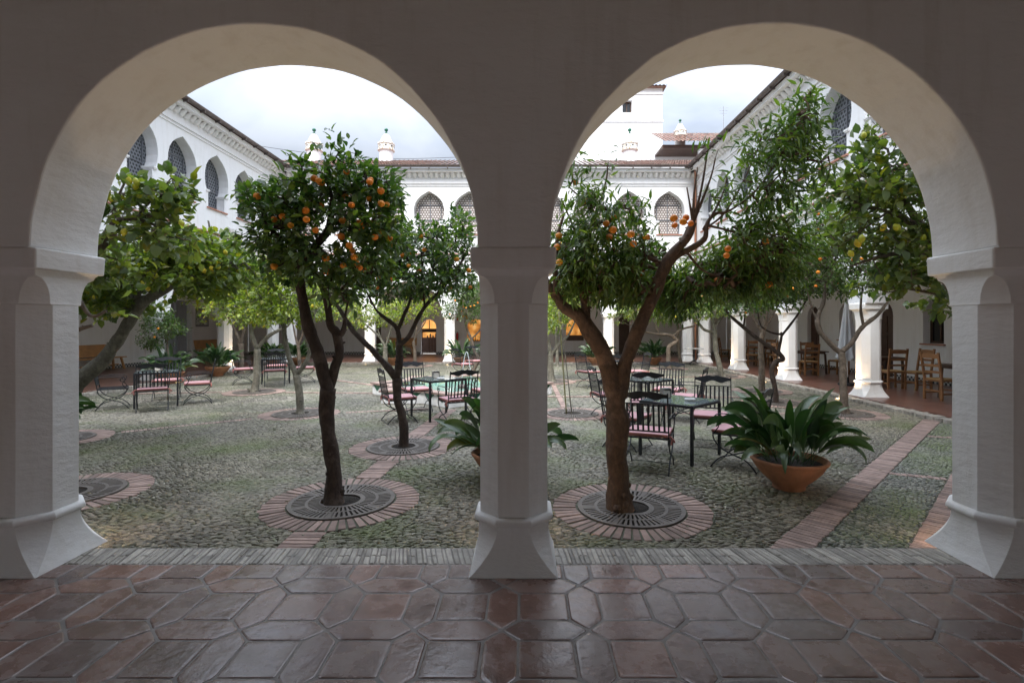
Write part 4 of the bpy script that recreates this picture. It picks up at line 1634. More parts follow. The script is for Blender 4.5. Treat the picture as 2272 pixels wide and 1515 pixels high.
mb.build('green_triangles', M['green_glaze'], ft)
mb = MB(); mb.add([(x, y, .05) for x, y in star(2.03)], [tuple(range(16))]); mb.build('water', M['water'], ft)
mb = MB()
mb.lathe([(.10, 0), (.09, .12), (.04, .16), (.03, .30), (.02, .32)], 14)
mb.build('nozzle', M['copper'], ft)
mb = MB()
pts = [(.04 * t * 6, 0, .32 + .75 * (1 - (2 * t - 1) ** 2) - .25 * t) for t in [i / 14 for i in range(15)]]
mb.tube(pts, [.008 + .004 * (i / 14) for i in range(15)], 6)
gm, gn, gb = new_mat('water_jet'); gb.inputs['Base Color'].default_value = (.8, .85, .88, 1); gb.inputs['Transmission Weight'].default_value = .6; gb.inputs['Roughness'].default_value = .15
mb.build('water_jet', gm, ft)


# ---------------------------------------------------------------- foliage machinery
LEAF_HI_T = [(0, 1, 2), (0, 2, 3), (1, 4, 5), (1, 5, 2), (2, 5, 6), (2, 6, 3), (4, 7, 5), (5, 7, 6)]


def leaf_mesh(name, pos, dirs, ups, lens, wids, mat, parent, droop=.25, fold=.22, seed=0, origin=(0, 0, 0), profile=(.34, .52, .72, .44)):
    """pos, dirs, ups: (n,3); builds eight-triangle folded leaves"""
    n = len(pos)
    dirs = dirs / (np.linalg.norm(dirs, axis=1, keepdims=True) + 1e-9)
    side = np.cross(dirs, ups); side /= (np.linalg.norm(side, axis=1, keepdims=True) + 1e-9)
    nrm = np.cross(side, dirs)
    s1, w1, s2, w2 = profile
    rows = [(0, 0), (s1, -w1), (s1, 0), (s1, w1), (s2, -w2), (s2, 0), (s2, w2), (1, 0)]
    V = np.zeros((n, 8, 3))
    rs = np.random.RandomState(seed)
    curl = rs.uniform(.3, 1.7, n)
    for k, (s, w) in enumerate(rows):
        V[:, k] = pos + dirs * (lens * s)[:, None] + side * (wids * w)[:, None] + nrm * ((abs(w) * wids * fold * 2) - lens * droop * curl * s * s)[:, None]
    V -= np.array(origin)
    faces = np.array(LEAF_HI_T)
    T = (faces[None] + (np.arange(n) * 8)[:, None, None]).reshape(-1, 3)
    me = bpy.data.meshes.new(name)
    me.vertices.add(n * 8); me.vertices.foreach_set('co', V.reshape(-1))
    m = len(T)
    me.loops.add(m * 3); me.loops.foreach_set('vertex_index', T.reshape(-1).astype(np.int32))
    me.polygons.add(m); me.polygons.foreach_set('loop_start', np.arange(0, m * 3, 3, dtype=np.int32))
    me.polygons.foreach_set('use_smooth', np.ones(m, dtype=bool))
    me.update(calc_edges=True)
    me.materials.append(mat)
    o = bpy.data.objects.new(name, me)
    col.objects.link(o); o.parent = parent
    return o


def fruit_mesh(name, r, mat, long=1.0):
    bm = bmesh.new()
    bmesh.ops.create_uvsphere(bm, u_segments=18, v_segments=12, radius=r)
    for v in bm.verts:
        v.co.z *= (.94 if long == 1 else long)
        if long != 1:
            t = abs(v.co.z) / (r * long)
            if t > .9: v.co.z *= 1.10
            v.co.x *= (1 - .12 * t); v.co.y *= (1 - .12 * t)
        elif v.co.z > r * .85: v.co.z -= .004
    for f in bm.faces: f.smooth = True
    me = bpy.data.meshes.new(name); bm.to_mesh(me); bm.free()
    me.materials.append(mat)
    return me


FR = {'orange': fruit_mesh('orange', .0315, M['orange']), 'lemon': fruit_mesh('lemon', .030, M['lemon'], 1.25)}


DENS = 1.25


def tree(key, name, label, base, limbs, blobs, nt_pts, leaves_per, leaf, mat, bark, fruits=(), fruit='orange', nrand=0, seed=1,
         lean=0, group=None, knots=True, lprofile=(.34, .52, .72, .44), updir=.15, droop=.25, spread=.07):
    """limbs: lists of (px,py,Y,r); blobs: (px,py,Y,rx_px,ry_px,rd_m,weight)"""
    rs = np.random.RandomState(seed)
    rg = random.Random(seed)
    bx, by = base
    root = empty(name, (bx, by, GZ), 0, label, 'tree', group)
    O = np.array([bx, by, GZ])
    mb = MB()
    nodes = []; nrad = []
    for li, lb in enumerate(limbs):
        pts = []
        for q in lb:
            p = P(q[0], q[1], q[2])
            pts.append((p.x, p.y, p.z, q[3]))
        if li == 0:
            r_0 = pts[0][3]; up_ = pts[1]; pts[0] = (bx, by, GZ - .03, r_0 * 1.55)
            pts.insert(1, (bx + (up_[0] - bx) * .22, by + (up_[1] - by) * .22, GZ + .06, r_0 * 1.12))
        if key == 't8': pts = [(a_, b_, c_, d_ * .90) for a_, b_, c_, d_ in pts]
        c = crom(pts, 5)
        pv = [Vector(q[:3]) - Vector(O) for q in c]
        rd = [max(.006, q[3]) * (1 + .10 * noise.noise(Vector((q[0] * 5 + seed, q[1] * 5, q[2] * 7)))) for q in c]
        mb.tube(pv, rd, 14 if by < 8 else 9, rough=.20, seed=seed + li)
        st = 0 if li else int(len(c) * .55)
        for q, r in list(zip(c, rd))[st:]:
            nodes.append(q[:3]); nrad.append(r)
        if knots and by < 14:
            for q, r in zip(c[3:], rd[3:]):
                if rg.random() < .30:
                    a = rg.uniform(0, 6.28)
                    dv = Vector((math.cos(a), math.sin(a), rg.uniform(.0, .6))).normalized()
                    p0 = Vector(q[:3]) - Vector(O)
                    mb.tube([p0 + dv * r * .5, p0 + dv * (r * 1.0 + .003), p0 + dv * (r * 1.0 + rg.uniform(.008, .022))], [r * .36, r * .28, r * .13], 7)
    # attraction points inside the crown
    nt_pts = int(nt_pts * DENS)
    wts = np.array([b[3] * b[4] * (b[6] if len(b) > 6 else 1) for b in blobs], float); wts /= wts.sum()
    pts = []
    for i in range(nt_pts):
        b = blobs[rs.choice(len(blobs), p=wts)]
        v = rs.normal(size=3); v /= np.linalg.norm(v)
        r = rs.uniform(.15, 1) ** .5
        c = P(b[0] + v[0] * r * b[3], b[1] + v[2] * r * b[4], b[2])
        pts.append((c.x, c.y + v[1] * r * b[5], c.z))
    pts = np.array(pts)
    nodes = np.array(nodes)
    d0 = np.array([np.min(np.linalg.norm(nodes - p, axis=1)) for p in pts])
    order = np.argsort(d0)
    n0 = len(nodes)
    allp = list(nodes); par = [-1] * n0; tips = []
    arr = np.zeros((n0 + nt_pts * 3, 3)); arr[:n0] = nodes; cnt = n0
    for i in order:
        p = pts[i]
        dd = np.linalg.norm(arr[:cnt] - p, axis=1)
        j = int(np.argmin(dd + np.where(np.arange(cnt) < n0, 0, .02)))
        q = arr[j]
        L_ = dd[j]
        last = j
        k = 1 if L_ < .12 else (2 if L_ < .35 else 3)
        for s in range(1, k + 1):
            t = s / k
            m_ = q + (p - q) * t
            if s < k:
                m_ = m_ + rs.normal(size=3) * L_ * .07 + np.array([0, 0, -L_ * .05])
            arr[cnt] = m_; par.append(last); last = cnt; cnt += 1
            if cnt >= len(arr): break
        tips.append(last)
        if cnt >= len(arr) - 4: break
    load = np.zeros(cnt)
    for t in tips: load[t] += 1
    for i in range(cnt - 1, n0 - 1, -1):
        if par[i] >= 0: load[par[i]] += load[i]
    for i in range(n0, cnt):
        a = arr[par[i]] - O; b = arr[i] - O
        r1 = min(.0028 * load[i] ** .5, .02)
        r0 = r1 * 1.15
        if np.linalg.norm(b - a) < 1e-4: continue
        mb.tube([a, b], [r0, r1], 5 if by < 8 else 3, cap=False)
    mb.build('trunk', bark, root, smooth=True)
    # leaves round each tip
    nl = leaves_per
    P_, D_, U_ = [], [], []
    cen = arr[n0:cnt].mean(axis=0) if cnt > n0 else O
    for t in tips:
        p = arr[t]; a = arr[par[t]] if par[t] >= 0 else p - np.array([0, 0, .1])
        ax = p - a; la = np.linalg.norm(ax); ax = ax / (la + 1e-9)
        outw = p - cen; outw /= np.linalg.norm(outw) + 1e-9
        k = max(3, int(nl * rs.uniform(.6, 1.4)))
        for m in range(k):
            s = rs.uniform(-.35, 1.0)
            q = p + ax * s * spread + rs.normal(size=3) * spread * .45
            ph = rs.uniform(0, 2 * PI)
            o1_ = np.cross(ax, [0, 0, 1.0]); o1_ /= np.linalg.norm(o1_) + 1e-6
            o2_ = np.cross(ax, o1_)
            rd_ = o1_ * math.cos(ph) + o2_ * math.sin(ph)
            d = ax * (.45 + .5 * max(s, 0)) + rd_ * .85 + outw * .35 + np.array([0, 0, updir]) + rs.normal(size=3) * .22
            P_.append(q); D_.append(d)
            U_.append(np.array([0, 0, 1.0]) + rs.normal(size=3) * .42)
    P_ = np.array(P_); D_ = np.array(D_); U_ = np.array(U_)
    n = len(P_)
    sz_ = rs.uniform(.42, 1.25, n); ln = leaf[0] * sz_; wd = leaf[1] * (.25 + .75 * sz_) * rs.uniform(.75, 1.15, n)
    leaf_mesh('crown', P_, D_, U_, ln, wd, mat, root, droop=droop, seed=seed, origin=tuple(O), profile=lprofile)
    # fruit hangs in the outer crown
    spots = []
    for q in fruits:
        Yq = (q[2] if len(q) > 2 else blobs[0][2] - .28) + rg.uniform(.02, .16)
        spots.append(P(q[0], q[1], Yq))
    for k in range(nrand):
        t = tips[rg.randrange(len(tips))]
        p = arr[t]
        spots.append(Vector(p) + Vector((0, 0, -.06)))
    for s in spots:
        o = bpy.data.objects.new(fruit, FR[fruit])
        col.objects.link(o); o.parent = root
        o.location = s - Vector(O)
        k = rg.uniform(.85, 1.12)
        o.scale = (k, k, k)
        o.rotation_euler = (rg.uniform(-.6, .6), rg.uniform(-.6, .6), rg.uniform(0, 6))
    return root


GRP_O = 'orange trees growing in the courtyard'
GRP_L = 'lemon trees growing in the courtyard'


def LB(Y, *pts):
    return [(p[0], p[1], p[3] if len(p) > 3 else Y, p[2]) for p in pts]


def BL(Y, rd, *bs):
    return [(b[0], b[1], (b[4] if len(b) > 4 else Y), b[2], b[3], rd, 1) for b in bs]


Y1 = 4.85
tree('t1', 'orange_tree', 'nearest orange tree in the left arch, dark forked trunk, glossy crown full of oranges', (-1.80, 4.83),
     [LB(Y1, (742, 1122, .078), (739, 1040, .070), (729, 960, .064), (724, 906, .068), (728, 862, .072)),
      LB(Y1, (728, 870, .060), (711, 798, .058), (691, 748, .056), (678, 700, .048), (665, 616, .042), (668, 578, .044), (695, 550, .040), (728, 510, .034), (736, 461, .030), (739, 440, .028)),
      LB(Y1 + .05, (728, 862, .055), (744, 814, .045), (752, 781, .042), (747, 741, .046), (734, 722, .036), (728, 682, .034), (716, 639, .030), (698, 600, .024), (720, 560, .018, 5.1)),
      LB(Y1 + .05, (750, 745, .034), (762, 733, .028), (766, 700, .012), (772, 670, .010)),
      LB(Y1, (739, 445, .022), (722, 394, .016), (706, 383, .013), (676, 377, .010)),
      LB(Y1, (739, 442, .022), (765, 425, .016), (804, 404, .012), (850, 380, .008)),
      LB(Y1, (668, 578, .024), (640, 540, .016), (600, 510, .010, 4.7)),
      LB(Y1, (728, 510, .022), (790, 500, .016), (850, 490, .010, 5.0)),
      LB(Y1 + .1, (728, 682, .020), (760, 640, .014), (810, 590, .010)),
      LB(Y1, (722, 394, .012), (750, 370, .008), (775, 338, .005))],
     BL(Y1, .48, (640, 520, 66, 60), (600, 455, 44, 44), (680, 440, 60, 48), (770, 400, 60, 44), (775, 352, 24, 14), (845, 425, 44, 46), (800, 505, 68, 52),
        (705, 385, 26, 20), (720, 590, 60, 42), (862, 510, 38, 46), (585, 545, 32, 34), (820, 590, 46, 30), (755, 640, 36, 28), (640, 595, 36, 28)),
     600, 8.5, (.090, .042), M['leaf_orange'], M['bark_dark'],
     fruits=[(672, 565, 4.62), (845, 424, 4.45), (846, 452, 4.43), (858, 454, 4.5), (820, 404, 4.45), (707, 401, 4.45), (697, 396, 4.5), (680, 487, 4.4), (700, 511, 4.4),
             (798, 594, 4.5), (806, 597, 4.55), (786, 571, 4.45), (775, 545, 4.4), (797, 495, 4.4), (780, 455, 4.4), (678, 467, 4.4), (626, 480, 4.4), (608, 487, 4.45),
             (757, 525, 4.4), (832, 526, 4.4), (782, 557, 4.45), (790, 583, 4.5), (762, 590, 4.5), (645, 500, 4.4), (712, 405, 4.5), (822, 400, 4.5), (769, 381, 4.45)],
     nrand=26, seed=3, group=GRP_O)

Y2 = 7.07
tree('t2', 'orange_tree', 'orange tree with low wide fork just left of the central pillar, above the pool table', TREEPOS['t2'],
     [LB(Y2, (896, 992, .060), (895, 940, .058), (882, 885, .058), (880, 838, .062)),
      LB(Y2, (880, 840, .050), (860, 815, .046), (830, 781, .040), (790, 741, .034), (771, 715, .030), (751, 682, .024), (730, 650, .018), (740, 600, .014)),
      LB(Y2, (880, 838, .054), (886, 798, .050), (886, 761, .048)),
      LB(Y2, (886, 765, .040), (880, 728, .030), (850, 702, .024), (833, 685, .016), (810, 640, .012)),
      LB(Y2, (882, 735, .030), (896, 699, .024), (909, 669, .018), (913, 630, .012)),
      LB(Y2, (886, 765, .036), (906, 748, .032), (926, 708, .030), (942, 682, .028), (962, 659, .022), (1000, 620, .014)),
      LB(Y2, (942, 682, .014), (938, 620, .010), (935, 560, .007))],
     BL(Y2, .70, (850, 570, 60, 50), (930, 545, 70, 50), (1000, 560, 55, 55), (890, 630, 75, 38), (1015, 620, 40, 42), (800, 640, 48, 34), (960, 620, 55, 38), (870, 510, 35, 30), (820, 600, 40, 35), (1020, 500, 30, 30)),
     620, 8, (.088, .040), M['leaf_orange'], M['bark_dark'],
     fruits=[(907, 590, 6.5), (868, 620, 6.5), (893, 566, 6.5), (930, 600, 6.5), (1013, 575, 6.5), (998, 545, 6.6), (868, 545, 6.6), (1040, 600, 6.6)], nrand=14, seed=5, group=GRP_O)

Y3 = 9.73
tree('t3', 'lemon_tree', 'small lemon tree with slim pale forked trunk between the two left tables', TREEPOS['t3'],
     [LB(Y3, (675, 923, .066), (665, 880, .064), (658, 832, .066)),
      LB(Y3, (658, 835, .050), (642, 794, .046), (632, 748, .044), (630, 722, .042), (622, 700, .030), (600, 670, .018)),
      LB(Y3, (658, 832, .046), (680, 800, .040), (690, 765, .034), (694, 735, .022), (700, 690, .014)),
      LB(Y3, (630, 722, .024), (650, 690, .016), (660, 650, .010))],
     BL(Y3, .8, (640, 640, 62, 50), (600, 670, 50, 34), (690, 680, 40, 36), (650, 690, 50, 28), (620, 610, 46, 32), (575, 620, 40, 34)),
     520, 8, (.085, .045), M['leaf_pale'], M['bark_grey'], nrand=12, fruit='lemon', seed=8, group=GRP_L)

Y4 = 12.9
tree('t4', 'lemon_tree', 'lemon tree with stubby grey trunk and swollen foot on the left', TREEPOS['t4'],
     [LB(Y4, (566, 868, .085), (570, 831, .078), (571, 774, .080)),
      LB(Y4, (571, 776, .056), (558, 740, .048), (554, 715, .036), (540, 690, .02)),
      LB(Y4, (571, 774, .052), (588, 752, .046), (612, 736, .038), (640, 722, .022), (650, 700, .014)),
      LB(Y4, (566, 872, .05), (556, 866, .04), (550, 862, .02))],
     BL(Y4, 1.0, (580, 600, 60, 40), (510, 640, 55, 42), (560, 650, 70, 50), (520, 680, 45, 34), (600, 690, 55, 32), (560, 700, 50, 28)),
     560, 8, (.09, .05), M['leaf_pale'], M['bark_grey'], nrand=14, fruit='lemon', seed=9, group=GRP_L)

tree('t5', 'lemon_tree', 'dark-trunked lemon tree before the second left pillar, behind the chairs', TREEPOS['t5'],
     [LB(17.9, (537, 830, .095), (535, 790, .090), (534, 762, .088)),
      LB(17.9, (534, 764, .06), (526, 743, .05), (516, 722, .035), (500, 690, .02)),
      LB(17.9, (534, 762, .06), (541, 734, .05), (548, 705, .03), (560, 680, .02))],
     BL(17.9, 1.2, (470, 610, 60, 40), (540, 600, 50, 40), (500, 650, 60, 42), (550, 640, 50, 42), (480, 690, 36, 28), (560, 695, 36, 24), (430, 640, 40, 36)),
     480, 8, (.10, .055), M['leaf_pale'], M['bark_mid'], nrand=12, fruit='lemon', seed=10, group=GRP_L)

Y6 = 7.45
tree('t6', 'lemon_tree', 'leaning lemon tree at far left, bare trunk slanting in from behind the near pillar', TREEPOS['t6'],
     [LB(Y6, (118, 975, .12), (140, 895, .112), (181, 842, .108), (218, 808, .100), (243, 780, .092), (264, 752, .084), (283, 720, .080), (297, 692, .082)),
      LB(Y6, (294, 698, .090), (304, 676, .060), (308, 655, .045)),
      LB(Y6, (294, 698, .092), (324, 667, .070), (360, 647, .060), (389, 631, .054), (436, 625, .036), (500, 600, .018), (550, 580, .010)),
      LB(Y6, (389, 631, .04), (420, 590, .028), (455, 560, .020), (520, 530, .010)),
      LB(Y6, (304, 670, .04), (270, 640, .026), (220, 620, .018)),
      LB(Y6, (430, 580, .018), (468, 545, .018), (464, 500, .012), (462, 490, .010))],
     BL(Y6, .80, (250, 625, 65, 42), (330, 580, 70, 42), (420, 560, 60, 46), (480, 560, 55, 40), (400, 615, 60, 34), (470, 625, 50, 36), (260, 675, 60, 30), (520, 600, 35, 34), (215, 665, 32, 36)),
     760, 7.5, (.105, .066), M['leaf_lemon'], M['bark_grey'],
     fruits=[(253, 620, 6.8), (345, 612, 6.8), (470, 596, 6.8), (484, 592, 6.85), (486, 580, 6.8), (452, 600, 6.8), (403, 565, 6.8), (440, 582, 6.9), (262, 590, 6.8), (500, 560, 6.9), (328, 640, 6.9), (210, 660, 6.8)],
     nrand=16, fruit='lemon', seed=12, group=GRP_L, lprofile=(.34, .56, .70, .50))

Y7 = 5.1
tree('t7', 'lemon_tree', 'near lemon tree with broad leaves whose trunk hides behind the left pillar', (-4.56, 5.06),
     [LB(Y7, (140, 1100, .075), (132, 1000, .07), (125, 860, .068), (125, 740, .066), (160, 640, .060), (215, 555, .055), (245, 515, .050)),
      LB(Y7, (245, 515, .045), (262, 490, .030), (300, 484, .024), (352, 474, .020)),
      LB(Y7, (160, 640, .03), (200, 700, .018), (235, 690, .014)),
      LB(Y7, (245, 515, .026), (262, 440, .014), (282, 395, .008)),
      LB(Y7, (300, 484, .010), (350, 430, .007), (385, 390, .005)),
      LB(Y7, (125, 800, .03), (160, 740, .024), (205, 722, .016))],
     BL(Y7, .42, (285, 430, 40, 34), (300, 480, 55, 42), (265, 540, 48, 44), (345, 440, 46, 38), (385, 425, 34, 30), (340, 520, 45, 36), (390, 395, 26, 18), (235, 600, 40, 36), (222, 690, 26, 14), (400, 470, 28, 30), (390, 540, 45, 34)),
     165, 5.2, (.112, .068), M['leaf_broad'], M['bark_mid'],
     fruits=[(286, 402, 4.75), (301, 414, 4.75), (303, 404, 4.8), (403, 495, 4.75), (308, 432, 4.8), (275, 515, 4.75), (306, 520, 4.8)],
     nrand=4, fruit='lemon', seed=14, group=GRP_L, lprofile=(.34, .58, .70, .50))

Y8 = 4.68
tree('t8', 'mandarin_tree', 'biggest tree in the right arch, thick reddish V-shaped trunk and drooping narrow leaves', (.865, 4.66),
     [LB(Y8, (1375, 1132, .118), (1371, 1060, .112), (1368, 1000, .114), (1372, 945, .108), (1366, 900, .105), (1370, 862, .105)),
      LB(Y8, (1368, 885, .098), (1345, 803, .090), (1316, 749, .086), (1288, 704, .076), (1256, 685, .060), (1232, 655, .050), (1205, 615, .040)),
      LB(Y8, (1372, 880, .090), (1386, 815, .076), (1403, 765, .072), (1424, 712, .068), (1446, 665, .064), (1472, 600, .062), (1488, 568, .052), (1521, 531, .046), (1538, 494, .036)),
      LB(Y8, (1478, 590, .050), (1500, 570, .036), (1525, 556, .033), (1562, 531, .029), (1569, 496, .020), (1588, 474, .015), (1618, 468, .012), (1680, 420, .010), (1735, 340, .008, 4.6), (1790, 240, .005, 4.5)),
      LB(Y8, (1300, 715, .056), (1299, 676, .044), (1291, 640, .038), (1284, 590, .026), (1300, 530, .020), (1325, 470, .014), (1345, 400, .010), (1348, 365, .006)),
      LB(Y8 - .05, (1232, 655, .030), (1235, 540, .02), (1250, 480, .012)),
      LB(Y8, (1299, 560, .016), (1275, 510, .012), (1245, 440, .007)),
      LB(Y8, (1325, 480, .016), (1300, 450, .012), (1262, 415, .005)),
      LB(Y8, (1538, 494, .020), (1540, 430, .010), (1548, 371, .007)),
      LB(Y8, (1538, 494, .020), (1556, 420, .012), (1568, 347, .008)),
      LB(Y8, (1540, 490, .016), (1575, 400, .009), (1587, 352, .006)),
      LB(Y8, (1538, 494, .018), (1530, 450, .008), (1524, 416, .006)),
      LB(Y8, (1560, 510, .014), (1600, 440, .009), (1615, 384, .006)),
      LB(Y8, (1560, 510, .012), (1610, 470, .009), (1660, 380, .007), (1700, 280, .004)),
      LB(Y8, (1569, 500, .014), (1640, 520, .010), (1700, 560, .008)),
      LB(Y8, (1521, 556, .014), (1560, 600, .010), (1620, 620, .008))],
     [(1275, 560, Y8, 48, 66, .45, 1.4), (1262, 620, Y8 + .05, 36, 46, .35, 1.2), (1330, 620, Y8 + .1, 60, 48, .45, 1.4), (1395, 570, Y8 + .1, 48, 60, .4, 1.3), (1320, 520, Y8, 50, 44, .4, 1.1), (1400, 640, Y8 + .2, 46, 40, .4, 1.2), (1345, 372, Y8, 24, 20, .15, .35), (1300, 455, Y8, 56, 34, .35, .55), (1385, 480, Y8 + .1, 44, 36, .35, .6),
      (1265, 375, Y8, 20, 30, .15, .3), (1700, 330, Y8, 62, 56, .32, .62), (1772, 300, Y8, 42, 62, .30, .85), (1790, 230, Y8, 18, 24, .15, .7), (1640, 440, Y8, 58, 46, .35, .5), (1590, 330, Y8, 28, 36, .2, .12),
      (1720, 430, Y8, 56, 42, .35, .7), (1680, 540, Y8 + .1, 90, 56, .45, 1.1), (1590, 610, Y8 + .35, 80, 54, .40, 1.25), (1500, 650, Y8 + .75, 60, 44, .35, 1.2), (1440, 590, Y8 + .75, 50, 60, .35, 1.2), (1800, 380, Y8, 40, 36, .3, .35),
      (1690, 620, Y8 + .3, 70, 48, .4, 1.0), (1760, 560, Y8 + .3, 44, 50, .4, .8)],
     1350, 9, (.100, .026), M['leaf_willow'], M['bark_red'],
     fruits=[(1277, 405, 4.6), (1360, 510, 4.3), (1345, 496, 4.35), (1352, 527, 4.35), (1400, 520, 4.3), (1432, 527, 4.4), (1436, 526, 4.45), (1241, 582, 4.3), (1240, 523, 4.35), (1236, 548, 4.3), (1495, 484, 4.4),
             (1522, 483, 4.4), (1533, 496, 4.4), (1497, 500, 4.45), (1516, 492, 4.4), (1405, 541, 4.35), (1615, 552, 4.3), (1612, 567, 4.3), (1300, 447, 4.5)],
     nrand=16, seed=21, lprofile=(.28, .5, .64, .40), updir=-.25, droop=.35, spread=.10)

Y10 = 5.3
tree('t10', 'lemon_tree', 'broad-leaved lemon tree reaching in from behind the near right pillar', (4.75, 5.3),
     [LB(Y10, (2180, 1090, .085), (2178, 950, .08), (2165, 800, .075), (2130, 660, .068), (2085, 570, .055), (2040, 500, .042), (2000, 430, .028), (1960, 350, .014)),
      LB(Y10, (2085, 570, .04), (2020, 560, .028), (1950, 570, .018), (1890, 590, .010)),
      LB(Y10, (2040, 500, .028), (1970, 470, .018), (1900, 450, .010), (1850, 400, .006)),
      LB(Y10, (2130, 660, .03), (2070, 650, .018), (2010, 640, .010)),
      LB(Y10, (1970, 470, .012), (1900, 520, .008), (1840, 560, .006)),
      LB(Y10, (2000, 430, .014), (1950, 420, .010), (1890, 370, .005), (1850, 340, .004))],
     BL(Y10, .45, (1950, 340, 52, 44), (1990, 410, 62, 50), (2030, 480, 48, 60), (1930, 450, 52, 44), (1960, 530, 66, 50), (1900, 420, 44, 34), (2020, 580, 50, 52), (2050, 640, 36, 34), (1870, 405, 34, 24), (1980, 620, 50, 30), (1935, 285, 16, 16), (2080, 670, 24, 24), (1870, 510, 42, 34)),
     330, 6.0, (.108, .062), M['leaf_broad'], M['bark_mid'],
     fruits=[(1948, 346, 5.0), (1960, 505, 4.9), (1912, 530, 4.9), (1990, 505, 4.9), (1888, 563, 4.9), (1917, 300, 5.1), (2003, 420, 4.9), (1903, 540, 5.0)],
     nrand=6, fruit='lemon', seed=25, group=GRP_L, lprofile=(.34, .58, .70, .50))

Y9 = 9.75
tree('t9', 'orange_tree', 'slender wide-forked orange tree in front of the lit base of the second right pillar', TREEPOS['t9'],
     [LB(Y9, (1872, 906, .070), (1871, 860, .066), (1870, 818, .064), (1867, 781, .066)),
      LB(Y9, (1867, 785, .050), (1842, 762, .046), (1819, 734, .046), (1814, 705, .044), (1826, 673, .034), (1834, 629, .026), (1850, 580, .016)),
      LB(Y9, (1867, 781, .050), (1890, 760, .044), (1912, 727, .042), (1948, 698, .034), (1970, 669, .024), (1990, 640, .012)),
      LB(Y9, (1916, 724, .030), (1910, 690, .024), (1912, 650, .018), (1920, 610, .010)),
      LB(Y9, (1814, 715, .020), (1800, 680, .014), (1790, 640, .010))],
     BL(Y9, .9, (1780, 480, 50, 36), (1880, 480, 50, 40), (1825, 590, 50, 50), (1880, 560, 60, 50), (1900, 620, 56, 34), (1780, 560, 44, 48), (1840, 520, 50, 40), (1950, 600, 40, 30), (1850, 640, 40, 22)),
     640, 8, (.09, .042), M['leaf_orange'], M['bark_mid'], fruits=[(1815, 604, 9.0), (1810, 635, 9.1), (1912, 574, 9.0), (1893, 576, 9.0), (1760, 640, 9.2), (1820, 575, 9.1)], nrand=6, seed=31, group=GRP_O)

Y11 = 11.1
tree('t11', 'orange_tree', 'dark orange tree with a sharply kinked trunk behind the big potted plant', TREEPOS['t11'],
     [LB(Y11, (1723, 893, .056), (1718, 854, .054), (1712, 822, .054), (1722, 802, .050), (1737, 797, .052), (1728, 782, .050)),
      LB(Y11, (1730, 788, .050), (1712, 772, .044), (1673, 745, .040), (1638, 716, .036), (1612, 690, .026), (1600, 650, .014)),
      LB(Y11, (1726, 785, .036), (1734, 745, .028), (1732, 738, .026)),
      LB(Y11, (1734, 745, .028), (1760, 712, .024), (1781, 680, .020), (1800, 645, .012)),
      LB(Y11, (1732, 742, .022), (1705, 735, .018), (1685, 715, .014), (1680, 660, .010)),
      LB(Y11, (1650, 726, .020), (1655, 680, .014), (1665, 630, .008))],
     BL(Y11, .95, (1640, 620, 55, 48), (1700, 590, 60, 44), (1590, 650, 50, 34), (1760, 620, 50, 44), (1690, 650, 50, 32), (1740, 660, 44, 26), (1640, 680, 40, 24)),
     760, 8, (.09, .042), M['leaf_orange'], M['bark_dark'], nrand=6, seed=33, group=GRP_O)

tree('t12', 'orange_tree', 'straight grey trunk in front of the third right pillar', TREEPOS['t12'],
     [LB(13.1, (1688, 867, .074), (1690, 818, .070), (1688, 763, .072), (1694, 725, .070), (1702, 685, .05)),
      LB(13.1, (1690, 740, .035), (1670, 700, .024), (1660, 660, .014)),
      LB(13.1, (1694, 730, .035), (1720, 690, .024), (1740, 640, .012))],
     BL(13.1, 1.0, (1640, 590, 50, 36), (1700, 640, 60, 40), (1660, 650, 40, 34), (1740, 650, 40, 34), (1690, 590, 50, 34)),
     400, 8, (.09, .045), M['leaf_orange'], M['bark_mid'], nrand=6, seed=34, group=GRP_O)

tree('t13', 'lemon_tree', 'curved trunk lemon tree before the fourth right pillar', TREEPOS['t13'],
     [LB(16.9, (1607, 835, .085), (1594, 801, .085), (1588, 775, .080), (1586, 735, .080), (1583, 712, .06), (1590, 680, .03)),
      LB(16.9, (1586, 738, .05), (1562, 731, .045), (1551, 718, .035), (1530, 700, .02)),
      LB(16.9, (1586, 725, .04), (1605, 700, .03), (1620, 670, .02))],
     BL(16.9, 1.2, (1580, 660, 56, 36), (1530, 680, 40, 26), (1620, 660, 40, 34), (1570, 690, 44, 20)),
     420, 8, (.10, .055), M['leaf_lemon'], M['bark_grey'], nrand=8, fruit='lemon', seed=35, group=GRP_L)

tree('t14', 'lemon_tree', 'pale forked lemon trunk close to the right edge of the central pillar', TREEPOS['t14'],
     [LB(15.3, (1224, 846, .10), (1222, 818, .09), (1222, 785, .085)),
      LB(15.3, (1222, 790, .06), (1217, 755, .05), (1205, 720, .03)),
      LB(15.3, (1222, 788, .055), (1243, 760, .045), (1260, 745, .035), (1275, 715, .02)),
      LB(15.3, (1232, 775, .03), (1238, 740, .03), (1244, 700, .02))],
     BL(15.3, 1.2, (1310, 640, 56, 40), (1360, 650, 40, 30), (1240, 690, 42, 34), (1210, 680, 40, 36), (1270, 680, 36, 34), (1240, 650, 44, 26), (1180, 670, 40, 40)),
     600, 8, (.095, .05), M['leaf_pale'], M['bark_grey'], nrand=10, fruit='lemon', seed=36, group=GRP_L)

tree('t14b', 'lemon_tree', 'thin lemon tree far behind the bamboo stake', TREEPOS['t14b'],
     [LB(21, (1236, 813, .07), (1236, 780, .065), (1235, 750, .06), (1230, 720, .03)), LB(21, (1235, 755, .04), (1250, 720, .03), (1260, 700, .02))],
     BL(21, 1.1, (1240, 690, 36, 26), (1270, 690, 24, 20), (1215, 700, 20, 16)), 120, 8, (.11, .055), M['leaf_pale'], M['bark_grey'], seed=37, group=GRP_L)

